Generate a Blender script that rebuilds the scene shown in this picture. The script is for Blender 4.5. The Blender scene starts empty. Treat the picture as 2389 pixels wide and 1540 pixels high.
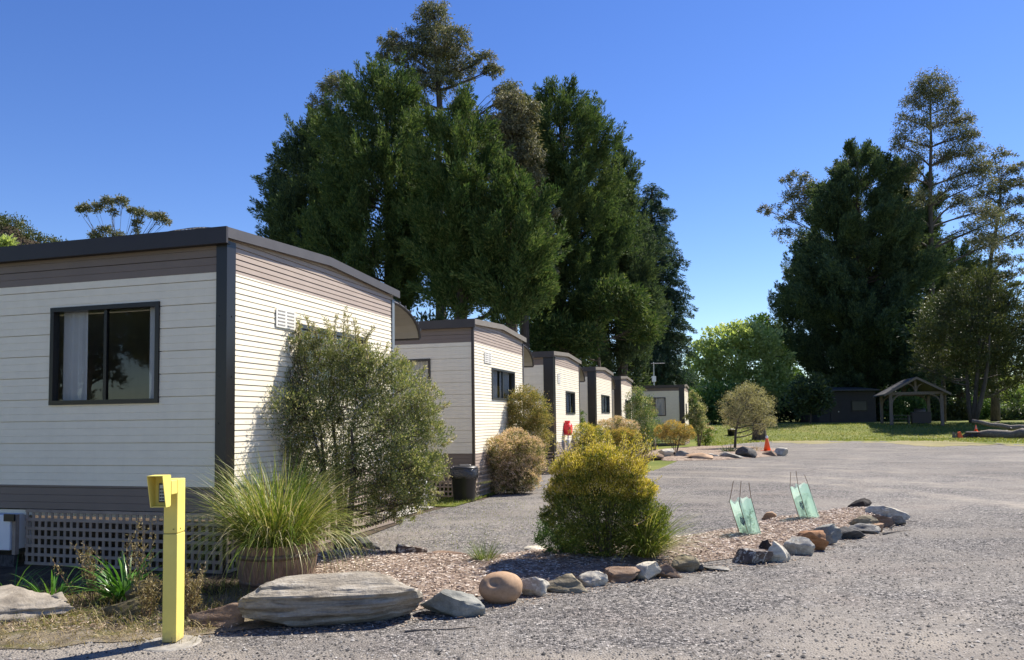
import bpy, bmesh, math, random
import numpy as np
from mathutils import Vector, Matrix

S = bpy.context.scene
COL = S.collection
R = math.radians
rnd = random.Random(7)

# ------------------------------------------------------------------ camera
F, CX, PY, CH = 1832.0, 1194.5, 880.0, 1.6
_p = math.atan(101 / F); _r = math.atan(.0125)
FW = np.array([0, math.cos(_p), math.sin(_p)])
_u0 = np.array([0, -math.sin(_p), math.cos(_p)]); _r0 = np.array([1., 0, 0])
RT = math.cos(_r) * _r0 - math.sin(_r) * _u0
UP = math.cos(_r) * _u0 + math.sin(_r) * _r0
CP = np.array([0, 0, CH])

cam = bpy.data.cameras.new('camera'); camo = bpy.data.objects.new('camera', cam); COL.objects.link(camo)
camo.matrix_world = Matrix(((RT[0], UP[0], -FW[0], 0), (RT[1], UP[1], -FW[1], 0), (RT[2], UP[2], -FW[2], CH), (0, 0, 0, 1)))
cam.sensor_width = 36; cam.lens = 36 * F / 2389.; cam.shift_y = 110 / 2389.
cam.clip_start = .05; cam.clip_end = 5000
S.camera = camo

def ray(u, v): return FW + RT * (u - CX) / F - UP * (v - PY) / F
def gp(u, v, z=0.):
    d = ray(u, v); return CP + d * (z - CH) / d[2]
def atd(u, v, Y):
    d = ray(u, v); return CP + d * Y / d[1]

def terr(x, y):
    t = np.clip((np.asarray(y, float) - 53) / 11, 0, 1)
    return .95 * t * t * (3 - 2 * t) + np.clip(np.asarray(y, float) - 64, 0, 120) * .006

# ------------------------------------------------------------------ world, sun
AZ, EL = R(52), R(48)
SD = Vector((math.sin(AZ) * math.cos(EL), math.cos(AZ) * math.cos(EL), math.sin(EL)))
w = bpy.data.worlds.new('World'); S.world = w; w.use_nodes = True
nt = w.node_tree; nt.nodes.clear()
sky = nt.nodes.new('ShaderNodeTexSky'); sky.sky_type = 'NISHITA'; sky.sun_disc = False
sky.sun_elevation = EL; sky.sun_rotation = AZ; sky.altitude = 200; sky.air_density = 1.0; sky.dust_density = .05; sky.ozone_density = 3.0
hs = nt.nodes.new('ShaderNodeHueSaturation'); hs.inputs['Saturation'].default_value = 1.24; hs.inputs['Hue'].default_value = .517
bg = nt.nodes.new('ShaderNodeBackground'); bg.inputs[1].default_value = .083
wo = nt.nodes.new('ShaderNodeOutputWorld')
nt.links.new(sky.outputs[0], hs.inputs['Color']); nt.links.new(hs.outputs[0], bg.inputs[0]); nt.links.new(bg.outputs[0], wo.inputs[0])
sl = bpy.data.lights.new('sun', 'SUN'); sl.energy = 4.8; sl.angle = R(.5); sl.color = (1, .93, .82)
so = bpy.data.objects.new('sun', sl); COL.objects.link(so)
so.rotation_euler = (-SD).to_track_quat('-Z', 'Y').to_euler()
S.view_settings.view_transform = 'Standard'; S.view_settings.look = 'None'; S.view_settings.gamma = 1; S.view_settings.exposure = 1.0

# ------------------------------------------------------------------ materials
def srgb(h):
    h = h.lstrip('#'); c = [int(h[i:i + 2], 16) / 255 for i in (0, 2, 4)]
    return tuple(x / 12.92 if x <= .04045 else ((x + .055) / 1.055) ** 2.4 for x in c) + (1,)

class NT:
    def __init__(s, name):
        s.m = bpy.data.materials.new(name); s.m.use_nodes = True
        s.t = s.m.node_tree; s.t.nodes.clear()
        s.out = s.n('OutputMaterial'); s.b = s.n('BsdfPrincipled')
        s.l(s.b.outputs[0], s.out.inputs[0])
    def n(s, k, **kw):
        o = s.t.nodes.new('ShaderNode' + k)
        for a, b in kw.items(): setattr(o, a, b)
        return o
    def l(s, a, b): s.t.links.new(a, b)
    def coord(s, kind='Object', scale=(1, 1, 1)):
        c = s.n('TexCoord'); mp = s.n('Mapping'); mp.inputs['Scale'].default_value = scale
        s.l(c.outputs[kind], mp.inputs[0]); return mp.outputs[0]
    def noise(s, vec, scale, detail=4, rough=.55, dist=0):
        o = s.n('TexNoise'); o.inputs['Scale'].default_value = scale; o.inputs['Detail'].default_value = detail
        o.inputs['Roughness'].default_value = rough; o.inputs['Distortion'].default_value = dist
        s.l(vec, o.inputs['Vector']); return o.outputs[0]
    def ramp(s, fac, stops, const=False):
        o = s.n('ValToRGB'); cr = o.color_ramp
        if const: cr.interpolation = 'CONSTANT'
        while len(cr.elements) < len(stops): cr.elements.new(.5)
        for e, (p, c) in zip(cr.elements, stops):
            e.position = p; e.color = c if len(c) == 4 else tuple(c) + (1,)
        s.l(fac, o.inputs[0]); return o.outputs[0]
    def mix(s, fac, a, b, mode='MIX'):
        o = s.n('Mix', data_type='RGBA', blend_type=mode)
        for val, i in ((fac, 0), (a, 6), (b, 7)):
            if hasattr(val, 'links') or hasattr(val, 'is_linked'): s.l(val, o.inputs[i])
            else: o.inputs[i].default_value = val
        return o.outputs[2]
    def bump(s, h, strength=.3, dist=.01):
        o = s.n('Bump'); o.inputs['Strength'].default_value = strength; o.inputs['Distance'].default_value = dist
        s.l(h, o.inputs['Height']); s.l(o.outputs[0], s.b.inputs['Normal'])
    def col(s, c):
        if hasattr(c, 'is_linked'): s.l(c, s.b.inputs['Base Color'])
        else: s.b.inputs['Base Color'].default_value = c
    def set(s, **kw):
        for a, b in kw.items(): s.b.inputs[a.replace('_', ' ')].default_value = b

def g3(v, t=(1, 1, 1)): return (v * t[0], v * t[1], v * t[2], 1)

def mat_plain(name, c, rough=.5, var=.12, scale=6, bump=0, metallic=0, spec=.5):
    m = NT(name); v = m.coord(); n = m.noise(v, scale, 6, .6)
    c = tuple(c)[:3]
    m.col(m.ramp(n, [(.25, tuple(x * (1 - var) for x in c)), (.75, tuple(min(1, x * (1 + var)) for x in c))]))
    m.set(Roughness=rough, Metallic=metallic)
    m.b.inputs['Specular IOR Level'].default_value = spec
    if bump: m.bump(m.noise(v, scale * 8, 5), bump, .004)
    return m.m

def mat_leaf(name, stops, rough=.5, trans=.25, clump=.5, spec=.4, cscale=1.2, tint=None):
    """leaf colours: one colour per leaf plus slow variation from bough to bough"""
    m = NT(name); g = m.n('NewGeometry'); v = m.coord('Object')
    n = m.noise(v, cscale, 3, .6)
    ad = m.n('Math', operation='MULTIPLY_ADD'); m.l(n, ad.inputs[0]); ad.inputs[1].default_value = clump * 1.6; ad.inputs[2].default_value = -.8 * clump
    s2 = m.n('Math', operation='ADD', use_clamp=True); m.l(ad.outputs[0], s2.inputs[0]); m.l(g.outputs['Random Per Island'], s2.inputs[1])
    c = m.ramp(s2.outputs[0], stops)
    m.col(c); m.set(Roughness=rough); m.b.inputs['Specular IOR Level'].default_value = spec
    t = m.n('BsdfTranslucent'); tc = m.mix(1.0, c, (1.0, 1.0, .55, 1), 'MULTIPLY'); m.l(tc, t.inputs[0])
    mx = m.n('MixShader'); mx.inputs[0].default_value = trans
    m.l(m.b.outputs[0], mx.inputs[1]); m.l(t.outputs[0], mx.inputs[2]); m.l(mx.outputs[0], m.out.inputs[0])
    return m.m

def mat_bark(name, a, b, scale=(3, 3, .6), bump=.6):
    m = NT(name); v = m.coord('Object', scale); n = m.noise(v, 4, 7, .65, .5)
    m.col(m.ramp(n, [(.3, a), (.7, b)])); m.set(Roughness=.9); m.bump(n, bump, .03); return m.m

def mat_rock(name, a, b, c=None, strata=None, scale=6, bump=.7, lichen=None, dist=.02):
    m = NT(name); v = m.coord('Object'); n = m.noise(v, scale, 9, .65, .3)
    cc = m.ramp(n, [(.28, a), (.5, b), (.72, c or b)])
    h = n
    if strata:
        v2 = m.coord('Object', strata); n2 = m.noise(v2, 3, 8, .62, .6)
        cc = m.mix(.6, cc, m.ramp(n2, [(.32, tuple(x * .5 for x in a[:3])), (.5, b), (.68, c or b)]))
        ad = m.n('Math', operation='ADD'); m.l(n, ad.inputs[0]); m.l(n2, ad.inputs[1]); h = ad.outputs[0]
    if lichen:
        n3 = m.noise(v, scale * 1.7, 5, .7, 1.2)
        cc = m.mix(m.ramp(n3, [(.52, (0, 0, 0)), (.6, (1, 1, 1))]), cc, lichen)
    n4 = m.noise(v, scale * 14, 4, .7)
    cc = m.mix(.35, cc, m.ramp(n4, [(.3, (.25, .25, .25)), (.7, (1, 1, 1))]), 'MULTIPLY')
    m.col(cc); m.set(Roughness=.85); m.b.inputs['Specular IOR Level'].default_value = .25
    a2 = m.n('Math', operation='MULTIPLY_ADD'); m.l(n4, a2.inputs[0]); a2.inputs[1].default_value = .25; m.l(h, a2.inputs[2])
    m.bump(a2.outputs[0], bump, dist); return m.m

def mat_gravel():
    m = NT('gravel'); v = m.coord('Object')
    vo = m.n('TexVoronoi'); vo.inputs['Scale'].default_value = 58; m.l(v, vo.inputs['Vector'])
    sp = m.n('SeparateColor'); m.l(vo.outputs['Color'], sp.inputs[0])
    c1 = m.ramp(sp.outputs[0], [(0, (.016, .016, .017)), (.3, (.066, .064, .066)), (.58, (.165, .159, .158)), (.85, (.29, .28, .27)), (1, (.50, .485, .46))])
    vo2 = m.n('TexVoronoi'); vo2.inputs['Scale'].default_value = 22; m.l(v, vo2.inputs['Vector'])
    sp2 = m.n('SeparateColor'); m.l(vo2.outputs['Color'], sp2.inputs[0])
    c2 = m.ramp(sp2.outputs[1], [(0, (.3, .29, .29)), (.5, (.9, .9, .9)), (1, (1.25, 1.2, 1.15))])
    c = m.mix(.55, c1, c2, 'MULTIPLY')
    # worn tracks of pale fines, and rusty-pink patches
    n1 = m.noise(v, .55, 6, .62, .6); n2 = m.noise(v, 7, 5, .7)
    ad = m.n('Math', operation='MULTIPLY_ADD'); m.l(n2, ad.inputs[0]); ad.inputs[1].default_value = .35; m.l(n1, ad.inputs[2])
    fac = m.ramp(ad.outputs[0], [(.62, (0, 0, 0)), (.86, (.8, .8, .8))])
    fines = m.ramp(m.noise(v, 160, 3, .8), [(.3, (.16, .15, .135)), (.7, (.35, .325, .29))])
    c = m.mix(fac, c, fines)
    n3 = m.noise(v, .9, 4, .6, .3)
    c = m.mix(m.ramp(n3, [(.5, (0, 0, 0)), (.72, (.45, .45, .45))]), c, m.mix(1, c, (1.05, .93, .88, 1), 'MULTIPLY'))
    tr = m.noise(m.coord('Object', (.10, .55, 1)), 1.4, 5, .6, 1.2)
    c = m.mix(m.ramp(tr, [(.5, (0, 0, 0)), (.60, (.45, .45, .45)), (.70, (.1, .1, .1))]), c, fines)
    wv = m.n('VectorMath', operation='DISTANCE'); nz = m.n('TexNoise'); nz.inputs['Scale'].default_value = .5; nz.inputs['Detail'].default_value = 4; m.l(v, nz.inputs['Vector'])
    dz = m.n('VectorMath', operation='SCALE'); m.l(nz.outputs['Color'], dz.inputs[0]); dz.inputs['Scale'].default_value = 1.6
    dv = m.n('VectorMath', operation='ADD'); m.l(v, dv.inputs[0]); m.l(dz.outputs[0], dv.inputs[1]); m.l(dv.outputs[0], wv.inputs[0]); wv.inputs[1].default_value = (.8, 14.8, .8)
    pk = m.noise(v, 1.1, 6, .7)
    for rad_, wid_ in ((8.7, .5), (10.5, .55), (13.6, .6)):
        sb = m.n('Math', operation='SUBTRACT'); m.l(wv.outputs['Value'], sb.inputs[0]); sb.inputs[1].default_value = rad_
        ab = m.n('Math', operation='ABSOLUTE'); m.l(sb.outputs[0], ab.inputs[0])
        mr = m.n('MapRange', interpolation_type='SMOOTHSTEP'); m.l(ab.outputs[0], mr.inputs[0]); mr.inputs[1].default_value = 0; mr.inputs[2].default_value = wid_; mr.inputs[3].default_value = 1; mr.inputs[4].default_value = 0
        mu = m.n('Math', operation='MULTIPLY'); m.l(mr.outputs[0], mu.inputs[0]); m.l(m.ramp(pk, [(.38, (0, 0, 0)), (.62, (.85, .85, .85))]), mu.inputs[1])
        c = m.mix(mu.outputs[0], c, m.mix(.55, fines, (.36, .325, .275, 1)))
    n5 = m.noise(v, .16, 4, .6)
    c = m.mix(m.ramp(n5, [(.36, (.6, .6, .6)), (.6, (0, 0, 0))]), c, m.mix(1, c, (.60, .59, .60, 1), 'MULTIPLY'))
    c = m.mix(1, c, (.98, .955, .925, 1), 'MULTIPLY')
    m.col(c); m.set(Roughness=.9); m.b.inputs['Specular IOR Level'].default_value = .3
    inv = m.n('Math', operation='SUBTRACT'); inv.inputs[0].default_value = 1; m.l(vo.outputs['Distance'], inv.inputs[1])
    m.bump(inv.outputs[0], .9, .012); return m.m

def mat_ground(name, cols, scale=3, fine=60):
    m = NT(name); v = m.coord('Object')
    n = m.noise(v, scale, 7, .65, .4); f = m.noise(v, fine, 4, .75)
    c = m.ramp(n, [(.28 + .44 * i / max(1, len(cols) - 1), k) for i, k in enumerate(cols)])
    c = m.mix(.6, c, m.ramp(f, [(.3, (.35, .35, .35)), (.7, (1.25, 1.25, 1.25))]), 'MULTIPLY')
    m.col(c); m.set(Roughness=.95); m.b.inputs['Specular IOR Level'].default_value = .2
    m.bump(f, .8, .02); return m.m

# ------------------------------------------------------------------ object helpers
def tag(o, label=None, cat=None, group=None, kind=None):
    if label: o['label'] = label
    if cat: o['category'] = cat
    if group: o['group'] = group
    if kind: o['kind'] = kind
    return o
def empty(name, loc, label, cat, group=None, rz=0):
    o = bpy.data.objects.new(name, None); COL.objects.link(o); o.location = tuple(float(x) for x in loc); o.rotation_euler = (0, 0, rz)
    o.empty_display_size = .2
    return tag(o, label, cat, group)
def link(name, me, mats, parent=None):
    o = bpy.data.objects.new(name, me); COL.objects.link(o)
    for m in (mats if isinstance(mats, (list, tuple)) else [mats]): me.materials.append(m)
    if parent is not None: o.parent = parent
    return o
class MB:
    """collects shapes, then links them as one mesh object"""
    def __init__(s): s.v = []; s.f = []; s.mi = []; s.k = 0
    def add(s, vs, fs, mi=None):
        b = len(s.v); s.v += [tuple(float(c) for c in x) for x in vs]; s.f += [tuple(b + i for i in f) for f in fs]
        s.mi += [s.k if mi is None else mi] * len(fs); return s
    def box(s, a, b, mi=None):
        (x0, y0, z0), (x1, y1, z1) = a, b
        return s.add([(x0, y0, z0), (x1, y0, z0), (x1, y1, z0), (x0, y1, z0), (x0, y0, z1), (x1, y0, z1), (x1, y1, z1), (x0, y1, z1)],
                     [(3, 2, 1, 0), (4, 5, 6, 7), (0, 1, 5, 4), (1, 2, 6, 5), (2, 3, 7, 6), (3, 0, 4, 7)], mi)
    def hexa(s, p, mi=None):
        return s.add(p, [(3, 2, 1, 0), (4, 5, 6, 7), (0, 1, 5, 4), (1, 2, 6, 5), (2, 3, 7, 6), (3, 0, 4, 7)], mi)
    def tube(s, pts, rad, n=6, cap=True, mi=None):
        pts = [np.asarray(p, float) for p in pts]
        if not hasattr(rad, '__len__'): rad = [rad] * len(pts)
        vs = []; prev = None
        for i, p in enumerate(pts):
            t = pts[min(i + 1, len(pts) - 1)] - pts[max(i - 1, 0)]; t = t / (np.linalg.norm(t) + 1e-9)
            if prev is None:
                a = np.cross(t, (0, 0, 1)) if abs(t[2]) < .95 else np.cross(t, (1, 0, 0))
            else: a = prev - t * (prev @ t)
            a = a / (np.linalg.norm(a) + 1e-9); prev = a; b = np.cross(t, a)
            for k in range(n):
                q = 2 * math.pi * k / n; vs.append(p + rad[i] * (a * math.cos(q) + b * math.sin(q)))
        fs = [(i * n + k, i * n + (k + 1) % n, (i + 1) * n + (k + 1) % n, (i + 1) * n + k) for i in range(len(pts) - 1) for k in range(n)]
        if cap: fs += [tuple(range(n - 1, -1, -1)), tuple((len(pts) - 1) * n + k for k in range(n))]
        return s.add(vs, fs, mi)
    def lathe(s, prof, n=20, c=(0, 0, 0), mi=None, cap=True):
        vs = [(c[0] + r * math.cos(2 * math.pi * k / n), c[1] + r * math.sin(2 * math.pi * k / n), c[2] + z) for r, z in prof for k in range(n)]
        fs = [(i * n + k, i * n + (k + 1) % n, (i + 1) * n + (k + 1) % n, (i + 1) * n + k) for i in range(len(prof) - 1) for k in range(n)]
        if cap: fs += [tuple(range(n - 1, -1, -1)), tuple((len(prof) - 1) * n + k for k in range(n))]
        return s.add(vs, fs, mi)
    def build(s, name, mats, parent=None, smooth=False, bevel=0):
        me = bpy.data.meshes.new(name); me.from_pydata(s.v, [], s.f)
        o = link(name, me, mats, parent)
        if any(s.mi): me.polygons.foreach_set('material_index', s.mi)
        if smooth: me.polygons.foreach_set('use_smooth', [True] * len(s.f))
        if bevel:
            b = o.modifiers.new('bevel', 'BEVEL'); b.width = bevel; b.segments = 2; b.limit_method = 'ANGLE'
        me.update(); return o

def np_quads(name, V, mats, parent=None, loc=None):
    """V: (N,4,3) quads -> one mesh"""
    N = len(V); me = bpy.data.meshes.new(name)
    me.vertices.add(N * 4); me.vertices.foreach_set('co', np.ascontiguousarray(V, dtype=np.float32).ravel())
    me.loops.add(N * 4); me.loops.foreach_set('vertex_index', np.arange(N * 4, dtype=np.int32))
    me.polygons.add(N); me.polygons.foreach_set('loop_start', np.arange(0, N * 4, 4, dtype=np.int32))
    try: me.polygons.foreach_set('loop_total', np.full(N, 4, dtype=np.int32))
    except Exception: pass
    me.update(calc_edges=True); me.validate()
    return link(name, me, mats, parent)
def unit(a): return a / (np.linalg.norm(a, axis=-1, keepdims=True) + 1e-9)
def leaf_quads(rg, C, D, L, W, flat=0., mid=.45):
    N = len(C); D = unit(D)
    s = rg.normal(size=(N, 3)); s[:, 2] *= (1 - flat)
    s = unit(np.cross(D, s)); L = np.broadcast_to(np.asarray(L, float), (N,))[:, None]; W = np.broadcast_to(np.asarray(W, float), (N,))[:, None]
    m = C + D * L * mid
    return np.stack([C, m + s * W / 2, C + D * L, m - s * W / 2], 1)
def strips(rg, name, B, az, lean, L, W, mats, parent, nseg=6, droop=1.4, kink=None):
    """grass-like blades: arrays of base points, azimuths, start lean (rad from vertical), lengths, widths. One mesh, one island per blade"""
    N = len(B); t = np.linspace(0, 1, nseg + 1)
    P = np.zeros((N, nseg + 1, 3)); P[:, 0] = B
    ang = lean.copy()
    for i in range(nseg):
        st = L / nseg
        a = np.minimum(ang + droop * t[i] ** 1.3, 2.95)
        P[:, i + 1] = P[:, i] + np.stack([np.sin(a) * np.cos(az), np.sin(a) * np.sin(az), np.cos(a)], 1) * st[:, None]
    tw = rg.normal(0, .5, N)
    side = np.stack([-np.sin(az + tw), np.cos(az + tw), np.zeros(N)], 1)
    wf = np.array([.7 + .3 * min(1, x * 4) if x < .3 else max(.04, 1 - ((x - .3) / .7) ** 1.6) for x in t])
    A = P + side[:, None] * (W[:, None] * wf[None])[:, :, None] / 2
    Bq = P - side[:, None] * (W[:, None] * wf[None])[:, :, None] / 2
    V = np.stack([A, Bq], 2).reshape(N, -1, 3)
    nv = (nseg + 1) * 2
    base = (np.arange(N) * nv)[:, None, None]; seg = (np.arange(nseg) * 2)[None, :, None]
    idx = (base + seg + np.array([0, 1, 3, 2])[None, None]).reshape(-1)
    me = bpy.data.meshes.new(name)
    me.vertices.add(N * nv); me.vertices.foreach_set('co', V.astype(np.float32).ravel())
    nf = N * nseg
    me.loops.add(nf * 4); me.loops.foreach_set('vertex_index', idx.astype(np.int32))
    me.polygons.add(nf); me.polygons.foreach_set('loop_start', np.arange(0, nf * 4, 4, dtype=np.int32))
    try: me.polygons.foreach_set('loop_total', np.full(nf, 4, dtype=np.int32))
    except Exception: pass
    me.update(calc_edges=True); me.validate()
    return link(name, me, mats, parent)

# ------------------------------------------------------------------ material library
M = {}
M['gravel'] = mat_gravel()
M['soil'] = mat_ground('soil', [(.035, .028, .02), (.08, .06, .042), (.16, .12, .085)], 4, 70)
M['dry_ground'] = mat_ground('dry_ground', [(.12, .095, .05), (.22, .175, .09), (.30, .255, .17), (.26, .23, .19)], 3, 60)
M['lawn'] = mat_ground('lawn', [(.075, .105, .018), (.15, .175, .03), (.24, .215, .07)], .35, 12)
M['lawn_dry'] = mat_ground('lawn_dry', [(.20, .20, .07), (.28, .245, .12), (.34, .30, .20)], .5, 12)
def mat_verge():
    m = NT('dry_verge'); v = m.coord(); n = m.noise(v, 4, 7, .7, .6); f = m.noise(v, 70, 4, .75)
    c = m.ramp(n, [(.3, (.10, .08, .05)), (.48, (.24, .19, .12)), (.7, (.36, .31, .24))])
    n2 = m.noise(v, 2.3, 6, .65, .8); c = m.mix(m.ramp(n2, [(.5, (0, 0, 0)), (.6, (.85, .85, .85))]), c, (.14, .135, .022, 1))
    c = m.mix(.7, c, m.ramp(f, [(.3, (.3, .3, .3)), (.7, (1.3, 1.3, 1.3))]), 'MULTIPLY'); m.col(c); m.set(Roughness=.95); m.bump(f, .9, .03); return m.m
M['dry_ground'] = mat_verge()
M['mulch'] = mat_ground('mulch', [(.12, .085, .065), (.29, .22, .17), (.48, .405, .33)], 9, 55)
M['concrete'] = mat_plain('concrete', (.40, .375, .335), .85, .25, 9, .4)
M['old_concrete'] = mat_plain('old_concrete', (.27, .25, .215), .9, .45, 14, .5)
def mat_clad(name, c, dirt):
    m = NT(name); n = m.noise(m.coord('Object', (2.5, 2.5, .35)), 2.0, 6, .65, .4); n2 = m.noise(m.coord('Object', (1, 1, 3)), 5, 5, .7)
    base = m.ramp(n2, [(.3, tuple(x * .95 for x in c)), (.7, tuple(min(1, x * 1.03) for x in c))])
    m.col(m.mix(m.ramp(n, [(.44, (0, 0, 0)), (.8, (.16, .16, .16))]), base, dirt)); m.set(Roughness=.5); m.b.inputs['Specular IOR Level'].default_value = .3; return m.m
M['clad_white'] = mat_clad('clad_white', (.82, .75, .60), (.50, .45, .36, 1))
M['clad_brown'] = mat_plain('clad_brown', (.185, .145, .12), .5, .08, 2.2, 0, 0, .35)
M['clad_brown_sun'] = mat_plain('clad_brown_lit', (.37, .30, .25), .5, .08, 2.2, 0, 0, .35)  # brown cladding again, sunlight put into its colour for the side walls
M['dark_trim'] = mat_plain('dark_trim', (.020, .016, .018), .5, .15, 4)
M['brown_trim'] = mat_plain('brown_trim', (.040, .030, .025), .45, .15, 4)
M['grey_trim'] = mat_plain('grey_trim', (.065, .060, .062), .5, .15, 4)
M['taupe_trim'] = mat_plain('taupe_trim', (.20, .175, .145), .5, .12, 4)
M['zinc'] = mat_plain('zinc', (.22, .25, .265), .4, .1, 5, 0, .3)
M['roof_sheet'] = mat_plain('roof_sheet', (.30, .29, .28), .45, .1, 3, 0, .3)
M['black_frame'] = mat_plain('black_frame', (.009, .008, .009), .35, .1, 6)
M['grey_frame'] = mat_plain('grey_frame', (.045, .05, .052), .35, .1, 6)
M['interior'] = mat_plain('interior', (.30, .27, .23), .7, .1, 3)
M['curtain'] = mat_plain('curtain', (.62, .62, .64), .8, .06, 3)
M['vent'] = mat_plain('vent', (.78, .76, .70), .4, .05, 8)
M['slot'] = mat_plain('slot', (.30, .28, .25), .7, .1, 8)
M['lattice'] = mat_plain('lattice', (.30, .235, .185), .8, .25, 9, .3)
M['white_box'] = mat_plain('white_box', (.74, .74, .75), .4, .05, 4)
M['awning_sheet'] = mat_plain('awning_sheet', (.24, .23, .21), .4, .08, 3)
M['awning_edge'] = mat_plain('awning_edge', (.03, .028, .03), .4, .1, 8)
M['red'] = mat_plain('red', (.70, .02, .035), .45, .1, 8, .1)
M['yellow'] = mat_plain('yellow', (.82, .67, .16), .45, .13, 5, .08)
def mat_post():
    m = NT('yellow_paint'); v = m.coord(); n = m.noise(v, 5, 6, .65); c = m.ramp(n, [(.25, (.74, .60, .14)), (.75, (.86, .71, .18))])
    sc = m.noise(m.coord('Object', (9, 9, 2)), 6, 7, .7, .8); c = m.mix(m.ramp(sc, [(.62, (0, 0, 0)), (.72, (.55, .55, .55))]), c, (.42, .34, .12, 1))
    g = m.n('TexCoord'); sp = m.n('SeparateXYZ'); m.l(g.outputs['Object'], sp.inputs[0]); mm = m.n('Math', operation='MULTIPLY_ADD'); m.l(m.noise(v, 16, 5, .7), mm.inputs[0]); mm.inputs[1].default_value = .22; m.l(sp.outputs[2], mm.inputs[2])
    c = m.mix(m.ramp(mm.outputs[0], [(.10, (.7, .7, .7)), (.22, (0, 0, 0))]), c, (.22, .19, .14, 1)); m.col(c); m.set(Roughness=.45); m.b.inputs['Specular IOR Level'].default_value = .35; m.bump(n, .08, .004); return m.m
M['yellow'] = mat_post()
M['yellow_seam'] = mat_plain('yellow_seam', (.33, .27, .06), .6, .1, 7)
M['screen'] = mat_plain('screen', (.55, .60, .57), .2, .08, 20)
M['black_plastic'] = mat_plain('black_plastic', (.018, .018, .02), .38, .15, 9)
M['bag_plastic'] = None
M['terracotta'] = mat_plain('terracotta', (.36, .14, .08), .8, .15, 9, .2)
M['orange'] = mat_plain('orange', (.90, .13, .03), .5, .08, 9)
M['reflect'] = mat_plain('reflect', (.80, .80, .78), .35, .05, 9)
M['stake'] = mat_plain('stake', (.17, .10, .055), .8, .2, 20)
M['pipe'] = mat_plain('pipe', (.75, .74, .70), .4, .05, 9)
M['metal'] = mat_plain('metal', (.55, .55, .55), .35, .05, 9, 0, .6)
M['blue_ink'] = mat_plain('blue_ink', (.015, .06, .16), .5, .1, 30)
M['grey_ink'] = mat_plain('grey_ink', (.10, .25, .22), .5, .1, 30)
M['timber'] = mat_bark('timber', (.09, .076, .066), (.18, .158, .14), (8, 8, 1.2), .3)
M['barrel'] = mat_bark('barrel', (.12, .07, .045), (.34, .22, .15), (12, 12, 1.0), .5)
M['hoop'] = mat_plain('hoop', (.16, .11, .085), .6, .3, 14, .3, .4)
M['pine_bark'] = mat_bark('pine_bark', (.03, .024, .02), (.13, .10, .08), (2.5, 2.5, .7), .9)
M['euc_bark'] = mat_bark('euc_bark', (.032, .027, .024), (.11, .094, .08), (2, 2, .4), .4)
M['shrub_stem'] = mat_bark('shrub_stem', (.045, .034, .027), (.14, .105, .08), (20, 20, 5), .5)
M['dead_wood'] = mat_bark('dead_wood', (.06, .05, .042), (.28, .24, .20), (3, 3, 3), .6)
M['char_wood'] = mat_bark('char_wood', (.012, .011, .011), (.09, .08, .075), (5, 5, 3), .6)
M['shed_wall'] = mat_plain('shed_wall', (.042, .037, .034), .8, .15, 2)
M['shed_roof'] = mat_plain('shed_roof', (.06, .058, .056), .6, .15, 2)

def mat_bag():
    m = NT('bag_plastic'); v = m.coord(); n = m.noise(v, 26, 4, .6, .5)
    m.col((.02, .02, .024, 1)); m.set(Roughness=.2); m.b.inputs['Specular IOR Level'].default_value = .8; m.bump(n, 1, .03); return m.m
M['bag_plastic'] = mat_bag()
def mat_glass():
    m = NT('window_glass'); m.t.nodes.remove(m.b)
    tr = m.n('BsdfTransparent'); tr.inputs[0].default_value = (.9, .92, .92, 1); gl = m.n('BsdfGlossy'); gl.inputs['Roughness'].default_value = .01
    fr = m.n('Fresnel'); fr.inputs[0].default_value = 1.52; ad = m.n('Math', operation='MULTIPLY'); m.l(fr.outputs[0], ad.inputs[0]); ad.inputs[1].default_value = 1.0
    mx = m.n('MixShader'); m.l(ad.outputs[0], mx.inputs[0]); m.l(tr.outputs[0], mx.inputs[1]); m.l(gl.outputs[0], mx.inputs[2]); m.l(mx.outputs[0], m.out.inputs[0])
    return m.m
M['glass'] = mat_glass()
def mat_guard():
    m = NT('guard_film'); v = m.coord(); n = m.noise(v, 5, 3)
    c = m.ramp(n, [(.3, (.62, .83, .72)), (.7, (.73, .91, .81))]); m.col(c); m.set(Roughness=.35)
    t = m.n('BsdfTranslucent'); m.l(c, t.inputs[0]); mx = m.n('MixShader'); mx.inputs[0].default_value = .5
    m.l(m.b.outputs[0], mx.inputs[1]); m.l(t.outputs[0], mx.inputs[2])
    tp = m.n('BsdfTransparent'); tp.inputs[0].default_value = (.85, 1, .9, 1); m2 = m.n('MixShader'); m2.inputs[0].default_value = .48
    m.l(mx.outputs[0], m2.inputs[1]); m.l(tp.outputs[0], m2.inputs[2]); m.l(m2.outputs[0], m.out.inputs[0]); return m.m
M['guard'] = mat_guard()

L_ = {}
L_['pine_dark'] = mat_leaf('pine_dark', [(.0, (.036, .064, .042)), (.5, (.074, .118, .062)), (1, (.14, .185, .085))], .7, 0.3, .7, .12, .35)
L_['pine_mid'] = mat_leaf('pine_mid', [(.0, (.036, .070, .030)), (.5, (.076, .128, .046)), (1, (.155, .20, .07))], .7, 0.3, .7, .12, .35)
L_['pine_light'] = mat_leaf('pine_light', [(.0, (.030, .066, .022)), (.5, (.072, .124, .040)), (1, (.155, .195, .068))], .7, 0.3, .7, .12, .35)
L_['cypress'] = mat_leaf('cypress', [(.0, (.024, .054, .042)), (.5, (.054, .10, .072)), (1, (.105, .155, .10))], .7, 0.25, .7, .12, .35)
L_['euc'] = mat_leaf('euc', [(.0, (.082, .104, .064)), (.45, (.155, .172, .105)), (.8, (.23, .23, .145)), (1, (.32, .27, .18))], .62, 0.27, .5, .22, .4)
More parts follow.
